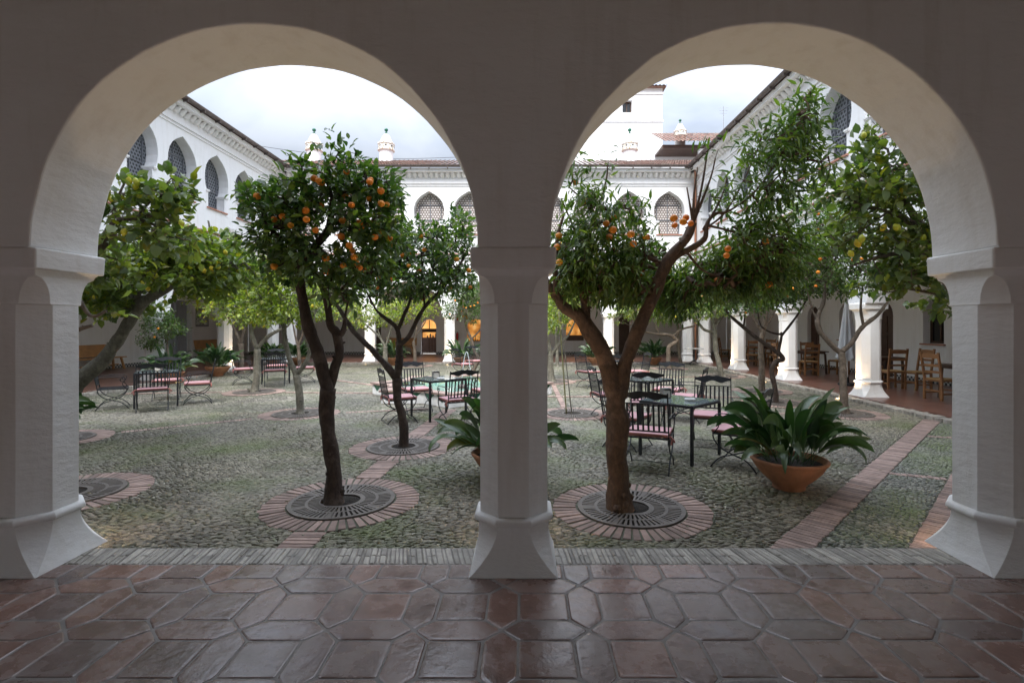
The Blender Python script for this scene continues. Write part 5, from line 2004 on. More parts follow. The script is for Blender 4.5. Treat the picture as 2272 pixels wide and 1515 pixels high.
tree('t15', 'lemon_tree', 'low spreading lemon tree with crooked arms before the far right corner', TREEPOS['t15'],
     [LB(19.9, (1484, 816, .09), (1483, 790, .085), (1484, 770, .085), (1494, 762, .08), (1503, 756, .075)),
      LB(19.9, (1503, 757, .07), (1488, 744, .06), (1460, 741, .05), (1430, 735, .035), (1400, 720, .02)),
      LB(19.9, (1490, 748, .045), (1512, 731, .04), (1543, 721, .03), (1555, 705, .02)),
      LB(19.9, (1462, 741, .035), (1453, 715, .03), (1450, 690, .02))],
     BL(19.9, 1.3, (1440, 620, 60, 40), (1500, 620, 50, 40), (1470, 680, 56, 34), (1420, 690, 44, 30), (1525, 690, 40, 26), (1380, 690, 30, 30), (1450, 655, 60, 28)),
     620, 8, (.11, .06), M['leaf_lemon'], M['bark_mid'], nrand=10, fruit='lemon', seed=38, group=GRP_L)

tree('t16', 'orange_tree', 'thin leaning trunk beside the far right corner piers', TREEPOS['t16'],
     [LB(21.6, (1513, 810, .07), (1506, 775, .065), (1503, 745, .06), (1505, 715, .03))],
     BL(21.6, 1.0, (1510, 680, 36, 26), (1540, 670, 26, 22), (1490, 660, 26, 22)), 110, 8, (.11, .055), M['leaf_orange'], M['bark_mid'], seed=39, group=GRP_O)

tree('t17', 'lemon_tree', 'slim lemon tree just left of the far pointed doorway', TREEPOS['t17'],
     [LB(21.3, (923, 811, .075), (920, 780, .065), (917, 758, .06)), LB(21.3, (917, 760, .045), (922, 744, .04), (924, 722, .03), (910, 700, .02)),
      LB(21.3, (921, 748, .03), (934, 730, .028), (944, 714, .02))],
     BL(21.3, 1.2, (905, 690, 48, 24), (950, 690, 28, 20), (880, 705, 30, 18), (930, 665, 40, 22)), 190, 8, (.11, .055), M['leaf_pale'], M['bark_mid'], nrand=8, fruit='lemon', seed=40, group=GRP_L)

tree('t18', 'lemon_tree', 'pale-barked lemon tree left of the far wooden bench', TREEPOS['t18'],
     [LB(20.2, (853, 816, .10), (855, 790, .09), (855, 768, .09)), LB(20.2, (855, 770, .05), (842, 748, .045), (822, 729, .035), (805, 715, .02)),
      LB(20.2, (855, 770, .05), (864, 740, .04), (870, 720, .03)), LB(20.2, (845, 752, .03), (838, 730, .02))],
     BL(20.2, 1.2, (830, 700, 50, 24), (870, 690, 40, 24), (800, 715, 30, 18), (780, 690, 40, 26)), 220, 8, (.11, .055), M['leaf_pale'], M['bark_grey'], nrand=12, fruit='lemon', seed=41, group=GRP_L)

tree('t19', 'orange_tree', 'round dense orange tree left of the central pillar behind the pool', TREEPOS['t19'],
     [LB(19, (1068, 822, .07), (1062, 796, .06), (1053, 780, .055), (1047, 757, .05), (1036, 730, .045), (1031, 712, .03)),
      LB(19, (1046, 752, .03), (1060, 738, .03), (1075, 720, .02))],
     BL(19, 1.0, (1030, 660, 42, 32), (1050, 695, 36, 26), (1000, 690, 22, 18), (1060, 660, 30, 36)), 420, 9, (.085, .035), M['leaf_orange'], M['bark_mid'],
     fruits=[(1010, 667, 18.0), (1044, 680, 18), (1052, 678, 18), (1034, 683, 18), (998, 697, 18.2), (1060, 672, 18.2)], nrand=10, seed=42, group=GRP_O)

tree('t21', 'orange_tree', 'far V-shaped orange tree in front of the left corner piers', TREEPOS['t21'],
     [LB(19.6, (665, 819, .07), (663, 785, .065), (662, 765, .06)), LB(19.6, (662, 768, .04), (655, 745, .035), (650, 720, .025), (640, 690, .015)),
      LB(19.6, (662, 766, .04), (670, 745, .035), (676, 720, .025), (690, 690, .015))],
     BL(19.6, 1.1, (660, 680, 56, 28), (720, 690, 40, 30), (700, 660, 50, 30), (620, 690, 30, 26)), 240, 8, (.10, .045), M['leaf_lemon'], M['bark_mid'], nrand=6, fruit='orange', seed=43, group=GRP_O)

# sapling tied to its stake
tree('sap', 'lemon_sapling', 'thin young lemon sapling beside its bamboo stake', TREEPOS['sap'],
     [LB(9.7, (1268, 918, .012), (1260, 840, .010), (1250, 760, .009), (1240, 700, .006), (1236, 670, .004))],
     BL(9.7, .3, (1236, 690, 20, 36), (1225, 720, 18, 22), (1245, 650, 20, 22)), 50, 7, (.10, .035), M['leaf_pale'], M['bark_grey'], seed=44, knots=False)
mb = MB()
a = P(1257, 914, 9.62); b = P(1240, 690, 9.62)
a.z = GZ
mb.tube([a + (b - a) * (i / 12) for i in range(13)], [.013 if i % 3 else .016 for i in range(13)], 8)
tag(mb.build('bamboo_stake', M['bamboo'], None, smooth=True), 'long thin bamboo stake standing in the grate right of the central pillar', 'stake')


# ---------------------------------------------------------------- potted aspidistras
def pot_mesh(rim=.37, h=.32):
    mb = MB()
    s = rim / .37
    prof = [(.135 * s, 0), (.152 * s, .012), (.155 * s, .04), (.165 * s, .062), (.215 * s, .105), (.262 * s, .15), (.305 * s, .20), (.338 * s, .25), (.352 * s, .278), (.366 * s, .288),
            (.373 * s, .300), (.372 * s, h - .008), (.364 * s, h), (.345 * s, h), (.334 * s, h - .02), (.320 * s, h - .06)]
    mb.lathe(prof, 48, cap=False)
    mb.lathe([(.0, .001), (.135 * s, .001)], 48, cap=False)
    return mb


def aspidistra(pt, label, n=70, L0=.42, W0=.085, rim=.37, seed=1, pot=True, upright=.5, group='potted aspidistras standing round the courtyard', name='potted_aspidistra', z=GZ):
    root = empty(name, (pt[0], pt[1], z), 0, label, 'potted plant', group)
    rs = np.random.RandomState(seed)
    h = .32
    if pot:
        pot_mesh(rim).build('pot', M['terracotta'], root, smooth=True, auto=40)
        mb = MB(); mb.lathe([(0, h - .045), (rim * .5, h - .04), (rim * .89, h - .055)], 24, cap=False); mb.build('soil', M['soil'], root)
    V, Fc = [], []
    for i in range(n):
        a = rs.uniform(0, 2 * PI); r0 = rim * .62 * math.sqrt(rs.uniform(0, 1))
        st = rs.uniform(.18, .42) * (L0 / .42)              # stalk
        ln = L0 * rs.uniform(.55, 1.22); wd = W0 * rs.uniform(1.0, 1.6)
        el = R(rs.uniform(8, 90)) * (.7 + .3 * upright)
        tilt = rs.uniform(.5, 2.8)
        p = np.array([r0 * math.cos(a), r0 * math.sin(a), h - .05])
        hd = np.array([math.cos(a), math.sin(a), 0.0])
        sd = np.array([-math.sin(a), math.cos(a), 0.0])
        tw = rs.uniform(-1.3, 1.3); cv = rs.uniform(-.55, .55)
        steps = 11
        rows = []
        e = min(el + .35, R(88))
        for k in range(steps + 1):
            t = k / steps
            if k <= 2:
                w = .004
                seg = st / 3
            else:
                tt = (k - 2) / (steps - 2)
                w = wd / 2 * (math.sin(PI * min(1, tt ** .72)) ** .62 if tt < 1 else 0) + .002
                seg = ln / (steps - 2)
                e -= tilt / (steps - 2) * (.35 + tt)
            d = hd * math.cos(e) + np.array([0, 0, math.sin(e)])
            nr = -hd * math.sin(e) + np.array([0, 0, math.cos(e)])
            tk = tw * (.4 + k / steps) ; s2 = sd * math.cos(tk) + nr * math.sin(tk)
            n2 = nr * math.cos(tk) - sd * math.sin(tk)
            if p[2] < .01: p[2] = .01
            rows.append((p - s2 * w + n2 * w * .35, p.copy() - n2 * w * .10, p + s2 * w + n2 * w * .35))
            ca_, sa_ = math.cos(cv / steps), math.sin(cv / steps)
            hd = hd * ca_ + sd * sa_; sd = np.array([-hd[1], hd[0], 0.0])
            p = p + d * seg
        b = len(V)
        for r in rows: V.extend([tuple(q) for q in r])
        for k in range(steps):
            for q in (0, 1):
                x = b + k * 3 + q
                Fc.append((x, x + 1, x + 4, x + 3))
    mb = MB(); mb.add(V, Fc)
    mb.build('foliage', M['leaf_asp'], root, smooth=True)
    return root


aspidistra((2.72, 5.28), 'large terracotta bowl with long glossy leaves, nearest in the right arch beside the table', 88, .47, .076, .37, 51)
aspidistra((-.22, 5.55), 'aspidistra pot half hidden behind the central pillar', 80, .42, .085, .36, 52)
aspidistra((-10.2, 17.0), 'aspidistra bowl in front of the second wooden bench on the left', 95, .50, .085, .38, 53, upright=.9)
pt_ = aspidistra((-10.35, 14.9), 'aspidistra bowl with a small orange tree growing out of it on the left', 80, .46, .085, .38, 54)
aspidistra((-10.5, 21.4), 'aspidistra bowl behind the left far table, nearer the left corner', 60, .48, .085, .36, 55)
aspidistra((-9.6, 21.7), 'aspidistra pot between the slim lemon trunk and left corner pier', 60, .48, .085, .36, 56)
aspidistra((-5.55, 21.7), 'aspidistra pot in front of the far wooden bench', 60, .48, .085, .36, 57)
aspidistra((-2.72, 21.9), 'aspidistra pot right of the far pointed door beside a lit pillar', 60, .50, .085, .36, 58)
aspidistra((3.0, 21.8), 'aspidistra pot seen left of the V of the big trunk', 60, .48, .085, .36, 59)
aspidistra((5.5, 21.9), 'bushy aspidistra bowl right of the big trunk at the far arcade', 80, .50, .080, .36, 60, upright=.95)
# the small orange tree in the pot (its own plant)
tree('pot', 'potted_orange_tree', 'small bushy orange tree growing in the left aspidistra bowl', (-10.35, 14.95),
     [LB(14.95, (378, 830, .03), (374, 800, .022), (372, 770, .018), (370, 740, .014), (360, 715, .008)), LB(14.95, (372, 760, .012), (350, 740, .008), (330, 750, .005)),
      LB(14.95, (371, 745, .010), (385, 725, .007), (390, 710, .004))],
     BL(14.95, .45, (355, 715, 34, 22), (380, 730, 26, 20), (335, 750, 20, 18), (350, 760, 24, 14)), 260, 9, (.08, .032), M['leaf_orange'], M['bark_mid'], fruits=[(351, 729, 14.5), (343, 748, 14.5)], seed=61, knots=False)
# leaf tip peeping out low at the far left pillar
aspidistra((-6.38, 6.55), 'low aspidistra mostly hidden behind the near left pillar', 40, .42, .085, .34, 62)


# ---------------------------------------------------------------- garden chairs and tables
def iron_chair():
    root = empty('iron_armchair')
    W, D = .25, .23           # half width, half depth; chair faces +y, back at -y
    mb = MB()
    for s in (-1, 1):
        mb.bar((s * W, -D, .40), (s * (W - .005), -D - .095, .93), .016, .014)
    mb.bar((-W, -D - .012, .485), (W, -D - .012, .485), .012, .018)
    mb.bar((-W, -D - .071, .80), (W, -D - .071, .80), .010, .012)
    for i in range(8):
        x = -W + .045 + i * (2 * W - .09) / 7
        mb.bar((x, -D - .012, .485), (x, -D - .071, .80), .022, .005, up=(0, 1, 0))
    mb.build('backrest', M['iron'], root)
    mb = MB()
    up, lo = [], []
    n = 24
    for i in range(n + 1):
        x = -W + 2 * W * i / n; t = abs(x) / W
        zt = .930 + .014 * math.cos(t * PI) * (1 if t > .12 else .1) + .010 * (1 - t)
        zb = .862 + .016 * math.cos(t * PI * 2.2)
        up.append((x, zt)); lo.append((x, zb))
    vs = []
    for (x, z), (x2, z2) in zip(up, lo):
        for zz in (z, z2):
            yy = -D - .095 * (zz - .40) / .53
            vs.append((x, yy - .006, zz)); vs.append((x, yy + .006, zz))
    fs = []
    for i in range(n):
        a = i * 4; b = a + 4
        fs += [(a, a + 2, b + 2, b), (a + 1, b + 1, b + 3, a + 3), (a, b, b + 1, a + 1), (a + 2, a + 3, b + 3, b + 2)]
    mb.add(vs, fs)
    mb.build('crest_rail', M['iron'], root)
    mb = MB()
    for a, b in (((-W, -D), (W, -D)), ((W, -D), (W, D)), ((W, D), (-W, D)), ((-W, D), (-W, -D))):
        mb.bar((*a, .405), (*b, .405), .018, .018)
    for i in range(6):
        x = -W + (i + .5) * 2 * W / 6
        mb.bar((x, -D, .405), (x, D, .405), .05, .005)
    mb.build('seat', M['iron'], root)
    for s in (-1, 1):
        # two crossing bowed legs on each side
        for f in (-1, 1):
            c = crom([(s * W, f * D, .40), (s * W, f * (D - .015), .33), (s * W, f * .13, .24), (s * W, 0, .185), (s * W, -f * .13, .14), (s * W, -f * (D - .02), .07), (s * W, -f * (D + .03), 0)], 4)
            mb = MB(); mb.tube(c, .0085, 7); mb.build('leg', M['iron'], root, smooth=True)
        mb = MB()
        c = crom([(s * W, -D - .045, .635), (s * (W + .015), -.10, .655), (s * (W + .02), .08, .652), (s * (W + .02), .17, .64), (s * (W + .02), .205, .60), (s * (W + .02), .18, .555), (s * (W + .02), .135, .56),
                  (s * (W + .02), .125, .595), (s * (W + .02), .15, .61), (s * (W + .02), .165, .59)], 3)
        mb.tube(c, .007, 6)
        c = crom([(s * (W + .02), .19, .56), (s * (W + .015), .16, .50), (s * (W + .008), .19, .45), (s * W, .215, .41)], 3)
        mb.tube(c, .007, 6)
        mb.build('armrest', M['iron'], root, smooth=True)
    for f in (-1, 1):
        mb = MB(); mb.bar((-W, f * (D + .025), .018), (W, f * (D + .025), .018), .007); mb.build('stretcher', M['iron'], root)
    # cushion
    mb = MB()
    n = 8
    def cp(i, j):
        return (-W + .01 + (2 * W - .02) * i / n, -D + .015 + (2 * D) * j / n)
    vs = []
    for j in range(n + 1):
        for i in range(n + 1):
            x, y = cp(i, j)
            e = min(i, n - i, j, n - j) / (n / 2)
            vs.append((x, y, .452 + .012 * min(1, e * 2)))
    mb.add(vs, [(j * (n + 1) + i, j * (n + 1) + i + 1, (j + 1) * (n + 1) + i + 1, (j + 1) * (n + 1) + i) for j in range(n) for i in range(n)])
    mb.cur = 1
    ringi = [cp(i, 0) for i in range(n)] + [cp(n, j) for j in range(n)] + [cp(n - i, n) for i in range(n)] + [cp(0, n - j) for j in range(n)]
    vs = [(x, y, .452) for x, y in ringi] + [(x * 1.03, y * 1.03, .435) for x, y in ringi] + [(x, y, .416) for x, y in ringi]
    m = len(ringi)
    mb.add(vs, [(q * m + k, q * m + (k + 1) % m, (q + 1) * m + (k + 1) % m, (q + 1) * m + k) for q in (0, 1) for k in range(m)] + [tuple(range(2 * m, 3 * m))])
    c_ = mb.build('cushion', [M['cushion'], M['cushion_side']], root, smooth=True, auto=50)
    for s in (-1, 1):
        mb = MB()
        mb.tube(crom([(s * (W - .02), -D + .01, .43), (s * (W + .02), -D - .015, .44), (s * (W + .035), -D - .01, .40), (s * (W + .03), -D - .02, .35)], 3), [.010, .012, .012, .012, .012, .011, .012, .012, .013, .012], 5)
        mb.tube(crom([(s * (W + .0), -D + .0, .435), (s * (W + .05), -D - .02, .415), (s * (W + .065), -D - .02, .38)], 3), .010, 5)
        mb.build('tie', M['cushion_side'], c_, smooth=True)
    return root


def glass_table():
    root = empty('glass_table')
    H, S = .72, .36
    mb = MB(); mb.box(-S, S, -S, S, H - .006, H, bev=.002); mb.build('glass_top', M['glass'], root)
    mb = MB()
    for a, b in (((-S, -S), (S, -S)), ((S, -S), (S, S)), ((S, S), (-S, S)), ((-S, S), (-S, -S))):
        mb.bar((*a, H - .024), (*b, H - .024), .03, .03)
    mb.build('frame', M['iron'], root)
    for sx in (-1, 1):
        for sy in (-1, 1):
            mb = MB(); mb.box(sx * S - .016, sx * S + .016, sy * S - .016, sy * S + .016, 0, H - .04); mb.build('leg', M['iron'], root)
    mb = MB()
    mb.bar((-S, -S, .45), (-S, S, .45), .01)
    return root


def scroll_part(root):
    pass


CH_PROTO = iron_chair()
CH_USED = [False]
TB_PROTO = glass_table()
TB_USED = [False]


def put_chair(x, y, ang, label, cushion=True):
    """ang = direction the sitter faces, degrees from +Y clockwise"""
    if CH_USED[0]: c = copy_tree(CH_PROTO)
    else: c = CH_PROTO; CH_USED[0] = True
    c.location = (x, y, GZ + .002)
    c.rotation_euler = (0, 0, -R(ang))
    tag(c, label, 'chair', 'black iron armchairs round the glass tables')
    if not cushion:
        for ch in list(c.children):
            if ch.name.startswith('cushion'):
                for g in list(ch.children): bpy.data.objects.remove(g)
                bpy.data.objects.remove(ch)
    return c


def put_table(x, y, ang, label):
    if TB_USED[0]: c = copy_tree(TB_PROTO)
    else: c = TB_PROTO; TB_USED[0] = True
    c.location = (x, y, GZ + .002)
    c.rotation_euler = (0, 0, R(ang))
    tag(c, label, 'table', 'glass-topped iron tables in the courtyard')
    return c


# set A, right arch, nearest
put_table(2.00, 6.62, 44, 'glass-topped table nearest the camera, beside the big potted plant')
put_chair(1.46, 6.02, 22, 'nearest iron armchair, seen from behind just right of the thick trunk')
put_chair(2.56, 6.12, -52, 'iron armchair half behind the large potted plant, facing left')
put_chair(2.62, 7.18, -158, 'iron armchair on the far right side of the nearest glass table')
put_chair(1.42, 7.10, 128, 'iron armchair behind the nearest table, tucked against the thick trunk')
# set B
put_table(2.15, 9.25, 40, 'second glass table in the right arch with a steel napkin box')
put_chair(2.86, 9.05, -62, 'iron armchair on the right of the second glass table, facing left')
put_chair(2.80, 10.05, -150, 'iron armchair behind the second right-hand table, facing us')
put_chair(1.52, 9.35, 80, 'iron armchair left of the thick trunk at the second table, facing right')
put_chair(1.98, 8.35, 10, 'iron armchair with its back to us between trunk and second table')
# set C (round table)
put_chair(1.75, 13.9, 60, 'far iron armchair left of the thick trunk, at the round table')
put_chair(3.05, 14.0, -100, 'far iron armchair right of the thick trunk, at the round table')
put_chair(2.3, 13.2, 10, 'iron armchair framed in the V of the thick trunk')
# set D, pool
put_table(-1.58, 9.35, 38, 'glass table in front of the fountain with a napkin box')
put_chair(-2.20, 8.95, 62, 'iron armchair on the left of the fountain table, behind the forked tree')
put_chair(-2.15, 10.10, 150, 'iron armchair on the far left side of the fountain table')
put_chair(-1.16, 8.72, -30, 'iron armchair with pink seat on the near right of the fountain table')
put_chair(-.72, 9.95, -120, 'iron armchair at the fountain table partly cut by the central pillar')
# set E, left
put_table(-7.75, 10.78, 34, 'glass table nearest the left pillar')
put_chair(-8.38, 10.42, 55, 'iron armchair without a cushion, facing right by the leaning trunk', cushion=False)
put_chair(-7.36, 10.12, -34, 'iron armchair seen straight from behind at the left table')
put_chair(-7.12, 11.14, -122, 'iron armchair seen from its side, facing left, at the left table')
put_chair(-8.20, 11.72, 150, 'iron armchair on the far side of the left table, facing us')
# set F
put_table(-7.35, 15.1, 26, 'glass table behind the grey lemon trunk')
put_chair(-8.10, 14.70, 60, 'iron armchair in side view left of the grey lemon trunk')
put_chair(-7.02, 14.35, -26, 'iron armchair seen from behind right of the grey lemon trunk')
put_chair(-6.52, 15.2, -112, 'iron armchair facing left beside the slim pale lemon trunk')
put_chair(-7.75, 15.95, 155, 'iron armchair at the far side of the table behind the grey lemon trunk')
# set G
put_table(-1.1, 17.3, 10, 'small glass table beyond the fountain')
put_chair(-2.0, 16.6, 50, 'iron armchair beyond the fountain on the left of its table')
put_chair(-1.75, 18.1, 150, 'iron armchair far beyond the fountain, under the dense orange tree')
put_chair(-.75, 16.5, -20, 'iron armchair beyond the fountain beside the central pillar')

# round dark pedestal table (set C)
def pedestal(name, x, y, label, r, top, z=GZ, h=.72):
    root = empty(name, (x, y, z), 0, label, 'table')
    mb = MB(); mb.lathe([(.0, h - .025), (r - .01, h - .025), (r, h - .015), (r, h - .004), (r - .01, h), (0, h)], 36, cap=False); mb.build('top', top, root, smooth=True, auto=30)
    mb = MB()
    for k in range(4):
        a = PI / 4 + k * PI / 2
        mb.tube([(.035 * math.cos(a), .035 * math.sin(a), h - .03), (.035 * math.cos(a), .035 * math.sin(a), .17)], .012, 6)
    mb.lathe([(.06, .15), (.07, .19), (.05, .21)], 12)
    mb.lathe([(.11, h - .045), (.12, h - .03), (.05, h - .06)], 12)
    mb.build('pedestal', M['iron'], root)
    for k in range(4):
        a = k * PI / 2 + .6
        c, s = math.cos(a), math.sin(a)
        mb = MB(); mb.tube(crom([(.03 * c, .03 * s, .17), (.12 * c, .12 * s, .155), (.20 * c, .20 * s, .09), (.24 * c, .24 * s, .012)], 4), .014, 7)
        mb.build('foot', M['iron'], root, smooth=True)
    return root


pedestal('pedestal_table', 2.45, 14.05, 'dark round iron table in the V of the thick trunk', .34, M['iron'])
pedestal('bistro_table', 7.12, 21.6, 'round pale-topped bistro table in front of the lit right corner', .40, M['marble'])

# things on the tables
def dispenser(x, y, label, rz=.4, h=.72):
    root = empty('napkin_dispenser', (x, y, GZ + .004 + h), rz, label, 'napkin box', 'napkin boxes on the glass tables')
    mb = MB()
    mb.box(-.06, -.052, -.045, .045, 0, .13); mb.box(.052, .06, -.045, .045, 0, .13)
    mb.box(-.052, .052, -.045, .045, 0, .006); mb.box(-.052, .052, -.045, .045, .124, .13); mb.box(-.051, .051, .03, .036, .006, .124)
    mb.build('case', M['steel'], root)
    mb = MB(); mb.box(-.046, .046, -.038, .028, .008, .10); mb.build('napkins', simple('paper_napkins', (.6, .56, .5), .9), root)
    return root


dispenser(1.86, 6.78, 'steel napkin box on the nearest glass table, beside the crest of the chair', .3)
dispenser(2.02, 9.15, 'tall steel napkin box on the second glass table in the right arch', .7)
dispenser(-1.62, 9.28, 'napkin box on the table in front of the fountain', .5)
dispenser(-7.70, 10.75, 'napkin box on the table nearest the left pillar', .2)
dispenser(-1.0, 17.2, 'napkin box on the small table beyond the fountain', .2)
for x, y, l in ((2.10, 6.52, 'clear glass ashtray in the middle of the nearest glass table'), (-1.50, 9.12, 'glass ashtray on the table in front of the fountain'),
                (2.25, 9.38, 'glass ashtray on the second table in the right arch')):
    mb = MB()
    mb.lathe([(.0, .004), (.045, .004), (.052, .028), (.065, .03), (.072, .024), (.066, .0), (.0, .0)], 10, cap=False)
    o = mb.build('ashtray', M['steel'] if False else M['marble'], None)
    o.location = (x, y, GZ + .724)
    tag(o, l, 'ashtray', 'glass ashtrays on the tables')


# ---------------------------------------------------------------- wooden chairs and tables of the right gallery
def wood_chair():
    root = empty('wooden_chair')
    w, d = .20, .20
    lean = .09
    for s in (-1, 1):
        mb = MB(); mb.bar((s * w, d, 0), (s * w, d, .44), .042); mb.build('leg', M['oak'], root)
        mb = MB(); mb.bar((s * w, -d, 0), (s * w, -d, .46), .042); mb.bar((s * w, -d, .455), (s * w, -d - lean, 1.02), .040); mb.build('leg', M['oak'], root)
    mb = MB()
    for z, h in ((.60, .045), (.74, .05), (.94, .09)):
        y = -d - lean * (z - .455) / .565
        n = 8; vs = []
        for i in range(n + 1):
            x = -w + 2 * w * i / n
            c = .012 * math.sin(PI * i / n)
            b_ = (.014 * math.sin(PI * i / n)) if z > .9 else .006 * math.sin(PI * i / n)
            for yy in (-.009, .009):
                for zz in (-h / 2, h / 2 + b_):
                    vs.append((x, y - c + yy, z + zz))
        fs = []
        for i in range(n):
            a = i * 4; b = a + 4
            fs += [(a, b, b + 1, a + 1), (a + 2, a + 3, b + 3, b + 2), (a + 1, b + 1, b + 3, a + 3), (a, a + 2, b + 2, b)]
        mb.add(vs, fs)
    mb.build('backrest', M['oak'], root)
    mb = MB()
    mb.bar((-w, d, .42), (w, d, .42), .035); mb.bar((-w, -d, .42), (w, -d, .42), .035)
    for s in (-1, 1): mb.bar((s * w, -d, .42), (s * w, d, .42), .035)
    mb.build('seat_frame', M['oak'], root)
    mb = MB(); mb.box(-w - .01, w + .01, -d + .01, d + .015, .435, .462, bev=.01); mb.build('seat', M['rush'], root)
    for s in (-1, 1):
        mb = MB(); mb.bar((s * w, -d, .14), (s * w, d, .14), .022, .032); mb.build('stretcher', M['oak'], root)
    for z, yy in ((.20, d), (.20, -d)):
        mb = MB(); mb.bar((-w, yy, z), (w, yy, z), .022, .032); mb.build('stretcher', M['oak'], root)
    return root


def wood_table(w=.42, l=.42):
    root = empty('wooden_table')
    mb = MB(); mb.box(-w, w, -l, l, .72, .75, bev=.006); mb.build('top', M['dark_wood'], root)
    mb = MB()
    for s in (-1, 1):
        mb.bar((s * (w - .08), -l + .1, .69), (s * (w - .08), l - .1, .69), .03, .06)
        mb.bar((-w + .08, s * (l - .1), .69), (w - .08, s * (l - .1), .69), .03, .06)
    mb.build('apron', M['dark_wood'], root)
    for sx in (-1, 1):
        for sy in (-1, 1):
            mb = MB(); mb.bar((sx * (w - .08), sy * (l - .1), .66), (sx * (w - .05), sy * (l - .07), 0), .05); mb.build('leg', M['dark_wood'], root)
    return root


WC, WT = wood_chair(), wood_table()
wu = [False, False]


def wchair(x, y, ang, label):
    c = copy_tree(WC) if wu[0] else WC
    wu[0] = True
    c.location = (x, y, .001); c.rotation_euler = (0, 0, -R(ang))
    tag(c, label, 'chair', 'wooden ladder-back chairs in the right gallery')


def wtable(x, y, label):
    c = copy_tree(WT) if wu[1] else WT
    wu[1] = True
    c.location = (x, y, .001)
    tag(c, label, 'table', 'dark wooden tables in the right gallery')


wchair(8.98, 11.05, 82, 'nearest ladder-back chair, facing right by the near right pillar')
wchair(9.75, 12.75, -96, 'ladder-back chair standing back to back behind the nearest wooden chair')
wtable(9.55, 11.0, 'wooden table cut off by the near right pillar')
wtable(9.70, 13.95, 'wooden table right of the second right pillar')
wchair(9.35, 13.05, 6, 'ladder-back chair just right of the lit pillar, its back to us')
wchair(9.95, 14.75, 176, 'ladder-back chair behind the table right of the lit pillar')
wtable(9.55, 17.2, 'wooden table seen between the wide-forked trunk and third pillar')
wchair(9.15, 16.5, 8, 'ladder-back chair seen from behind left of the wide-forked trunk')
wchair(8.75, 17.4, 95, 'ladder-back chair at the left side of the table by the forked trunk')
wchair(9.95, 17.9, -170, 'ladder-back chair facing us behind the forked trunk')
wchair(10.35, 16.9, -95, 'ladder-back chair at the wall side, right of the forked trunk')
wtable(9.6, 21.0, 'wooden table farthest down the right gallery')
wchair(9.0, 20.3, 10, 'far ladder-back chair right of the fourth pillar, back to us')
wchair(9.9, 20.2, -20, 'far ladder-back chair near the gallery wall')
wchair(9.1, 21.8, 165, 'far ladder-back chair behind the farthest wooden table')
wchair(10.2, 21.6, -120, 'far ladder-back chair against the gallery wall behind the table')
wchair(9.45, 24.2, 100, 'single ladder-back chair in side view left of the fourth pillar')

# folded parasols leaning in the gallery and a dark loudspeaker box
def parasol(x, y, label, lean=0.0):
    root = empty('folded_parasol', (x, y, 0), 0, label, 'parasol', 'folded white parasols in the right gallery')
    mb = MB(); mb.tube([(0, 0, .05), (0, 0, 2.35)], .019, 8); mb.build('pole', M['white_paint'], root)
    mb = MB()
    n = 32; vs = []
    prof = [(.035, 2.33), (.07, 2.1), (.11, 1.7), (.15, 1.25), (.19, .85), (.22, .70)]
    for r, z in prof:
        for k in range(n):
            a = 2 * PI * k / n
            rr = r * (1 + .28 * math.cos(a * 8) * min(1, (2.35 - z) * 1.2))
            vs.append((rr * math.cos(a), rr * math.sin(a), z + .05 * math.cos(a * 8) * (z < .8)))
    fs = [(i * n + k, i * n + (k + 1) % n, (i + 1) * n + (k + 1) % n, (i + 1) * n + k) for i in range(len(prof) - 1) for k in range(n)]
    mb.add(vs, fs); mb.build('canopy', M['canvas'], root, smooth=True)
    mb = MB(); mb.lathe([(.0, 0), (.22, 0), (.22, .05), (.05, .07), (.04, .22), (.0, .22)], 20, cap=False); mb.build('foot', M['black'], root)
    root.rotation_euler = (0, lean, 0)
    return root


parasol(8.95, 17.6, 'folded white parasol just right of the third pillar')
parasol(8.65, 13.75, 'folded white parasol hidden close behind the lit pillar', 0)
mb = MB(); mb.box(-.14, .14, -.16, .16, 0, .86, bev=.015)
o = mb.build('case', M['black'])
r_ = empty('loudspeaker', (9.35, 18.1, .001), .3, 'tall dark box-shaped loudspeaker standing behind the wooden chairs', 'loudspeaker'); o.parent = r_
mb = MB(); mb.lathe([(.0, 0), (.10, .0), (.11, .012), (.09, .016), (.02, .004)], 20, cap=False); w_ = mb.build('cone', M['grate'], r_)
w_.rotation_euler = (R(90), 0, 0); w_.location = (0, -.162, .55)


# benches
def bench(x, y, rz, label, l=1.9, z=0.001):
    root = empty('wooden_bench', (x, y, z), rz, label, 'bench', 'long wooden benches against the gallery walls')
    mb = MB(); mb.box(-l / 2, l / 2, -.20, .22, .42, .46, bev=.01); mb.build('seat', M['pale_oak'], root)
    mb = MB()
    vs = []
    Mx = Matrix.Translation((0, .22, .46)) @ Matrix.Rotation(R(-12), 4, 'X')
    mb.box(-l / 2, l / 2, -.015, .015, .03, .46, Mx, bev=.008)
    mb.build('backrest', M['pale_oak'], root)
    for sx in (-1, 1):
        for sy in (-.14, .16):
            mb = MB(); mb.bar((sx * (l / 2 - .22), sy, .42), (sx * (l / 2 - .12), sy * 1.35, 0), .055); mb.build('leg', M['pale_oak'], root)
    mb = MB(); mb.bar((-l / 2 + .15, .0, .18), (l / 2 - .15, 0, .18), .03); mb.build('stretcher', M['pale_oak'], root)
    return root


bench(-15.0, 17.6, PI / 2, 'long wooden bench at the far left behind the leaning trunk', 2.9)
bench(-15.0, 24.6, PI / 2, 'wooden bench under the framed tile picture', 1.9)
bench(dX(886, 27.9), 28.1, 0, 'wooden bench against the far wall left of the pointed doorway', 1.7)
bench(dX(1330, 27.9), 28.1, 0, 'wooden bench against the far wall behind the lit pillar', 1.3)

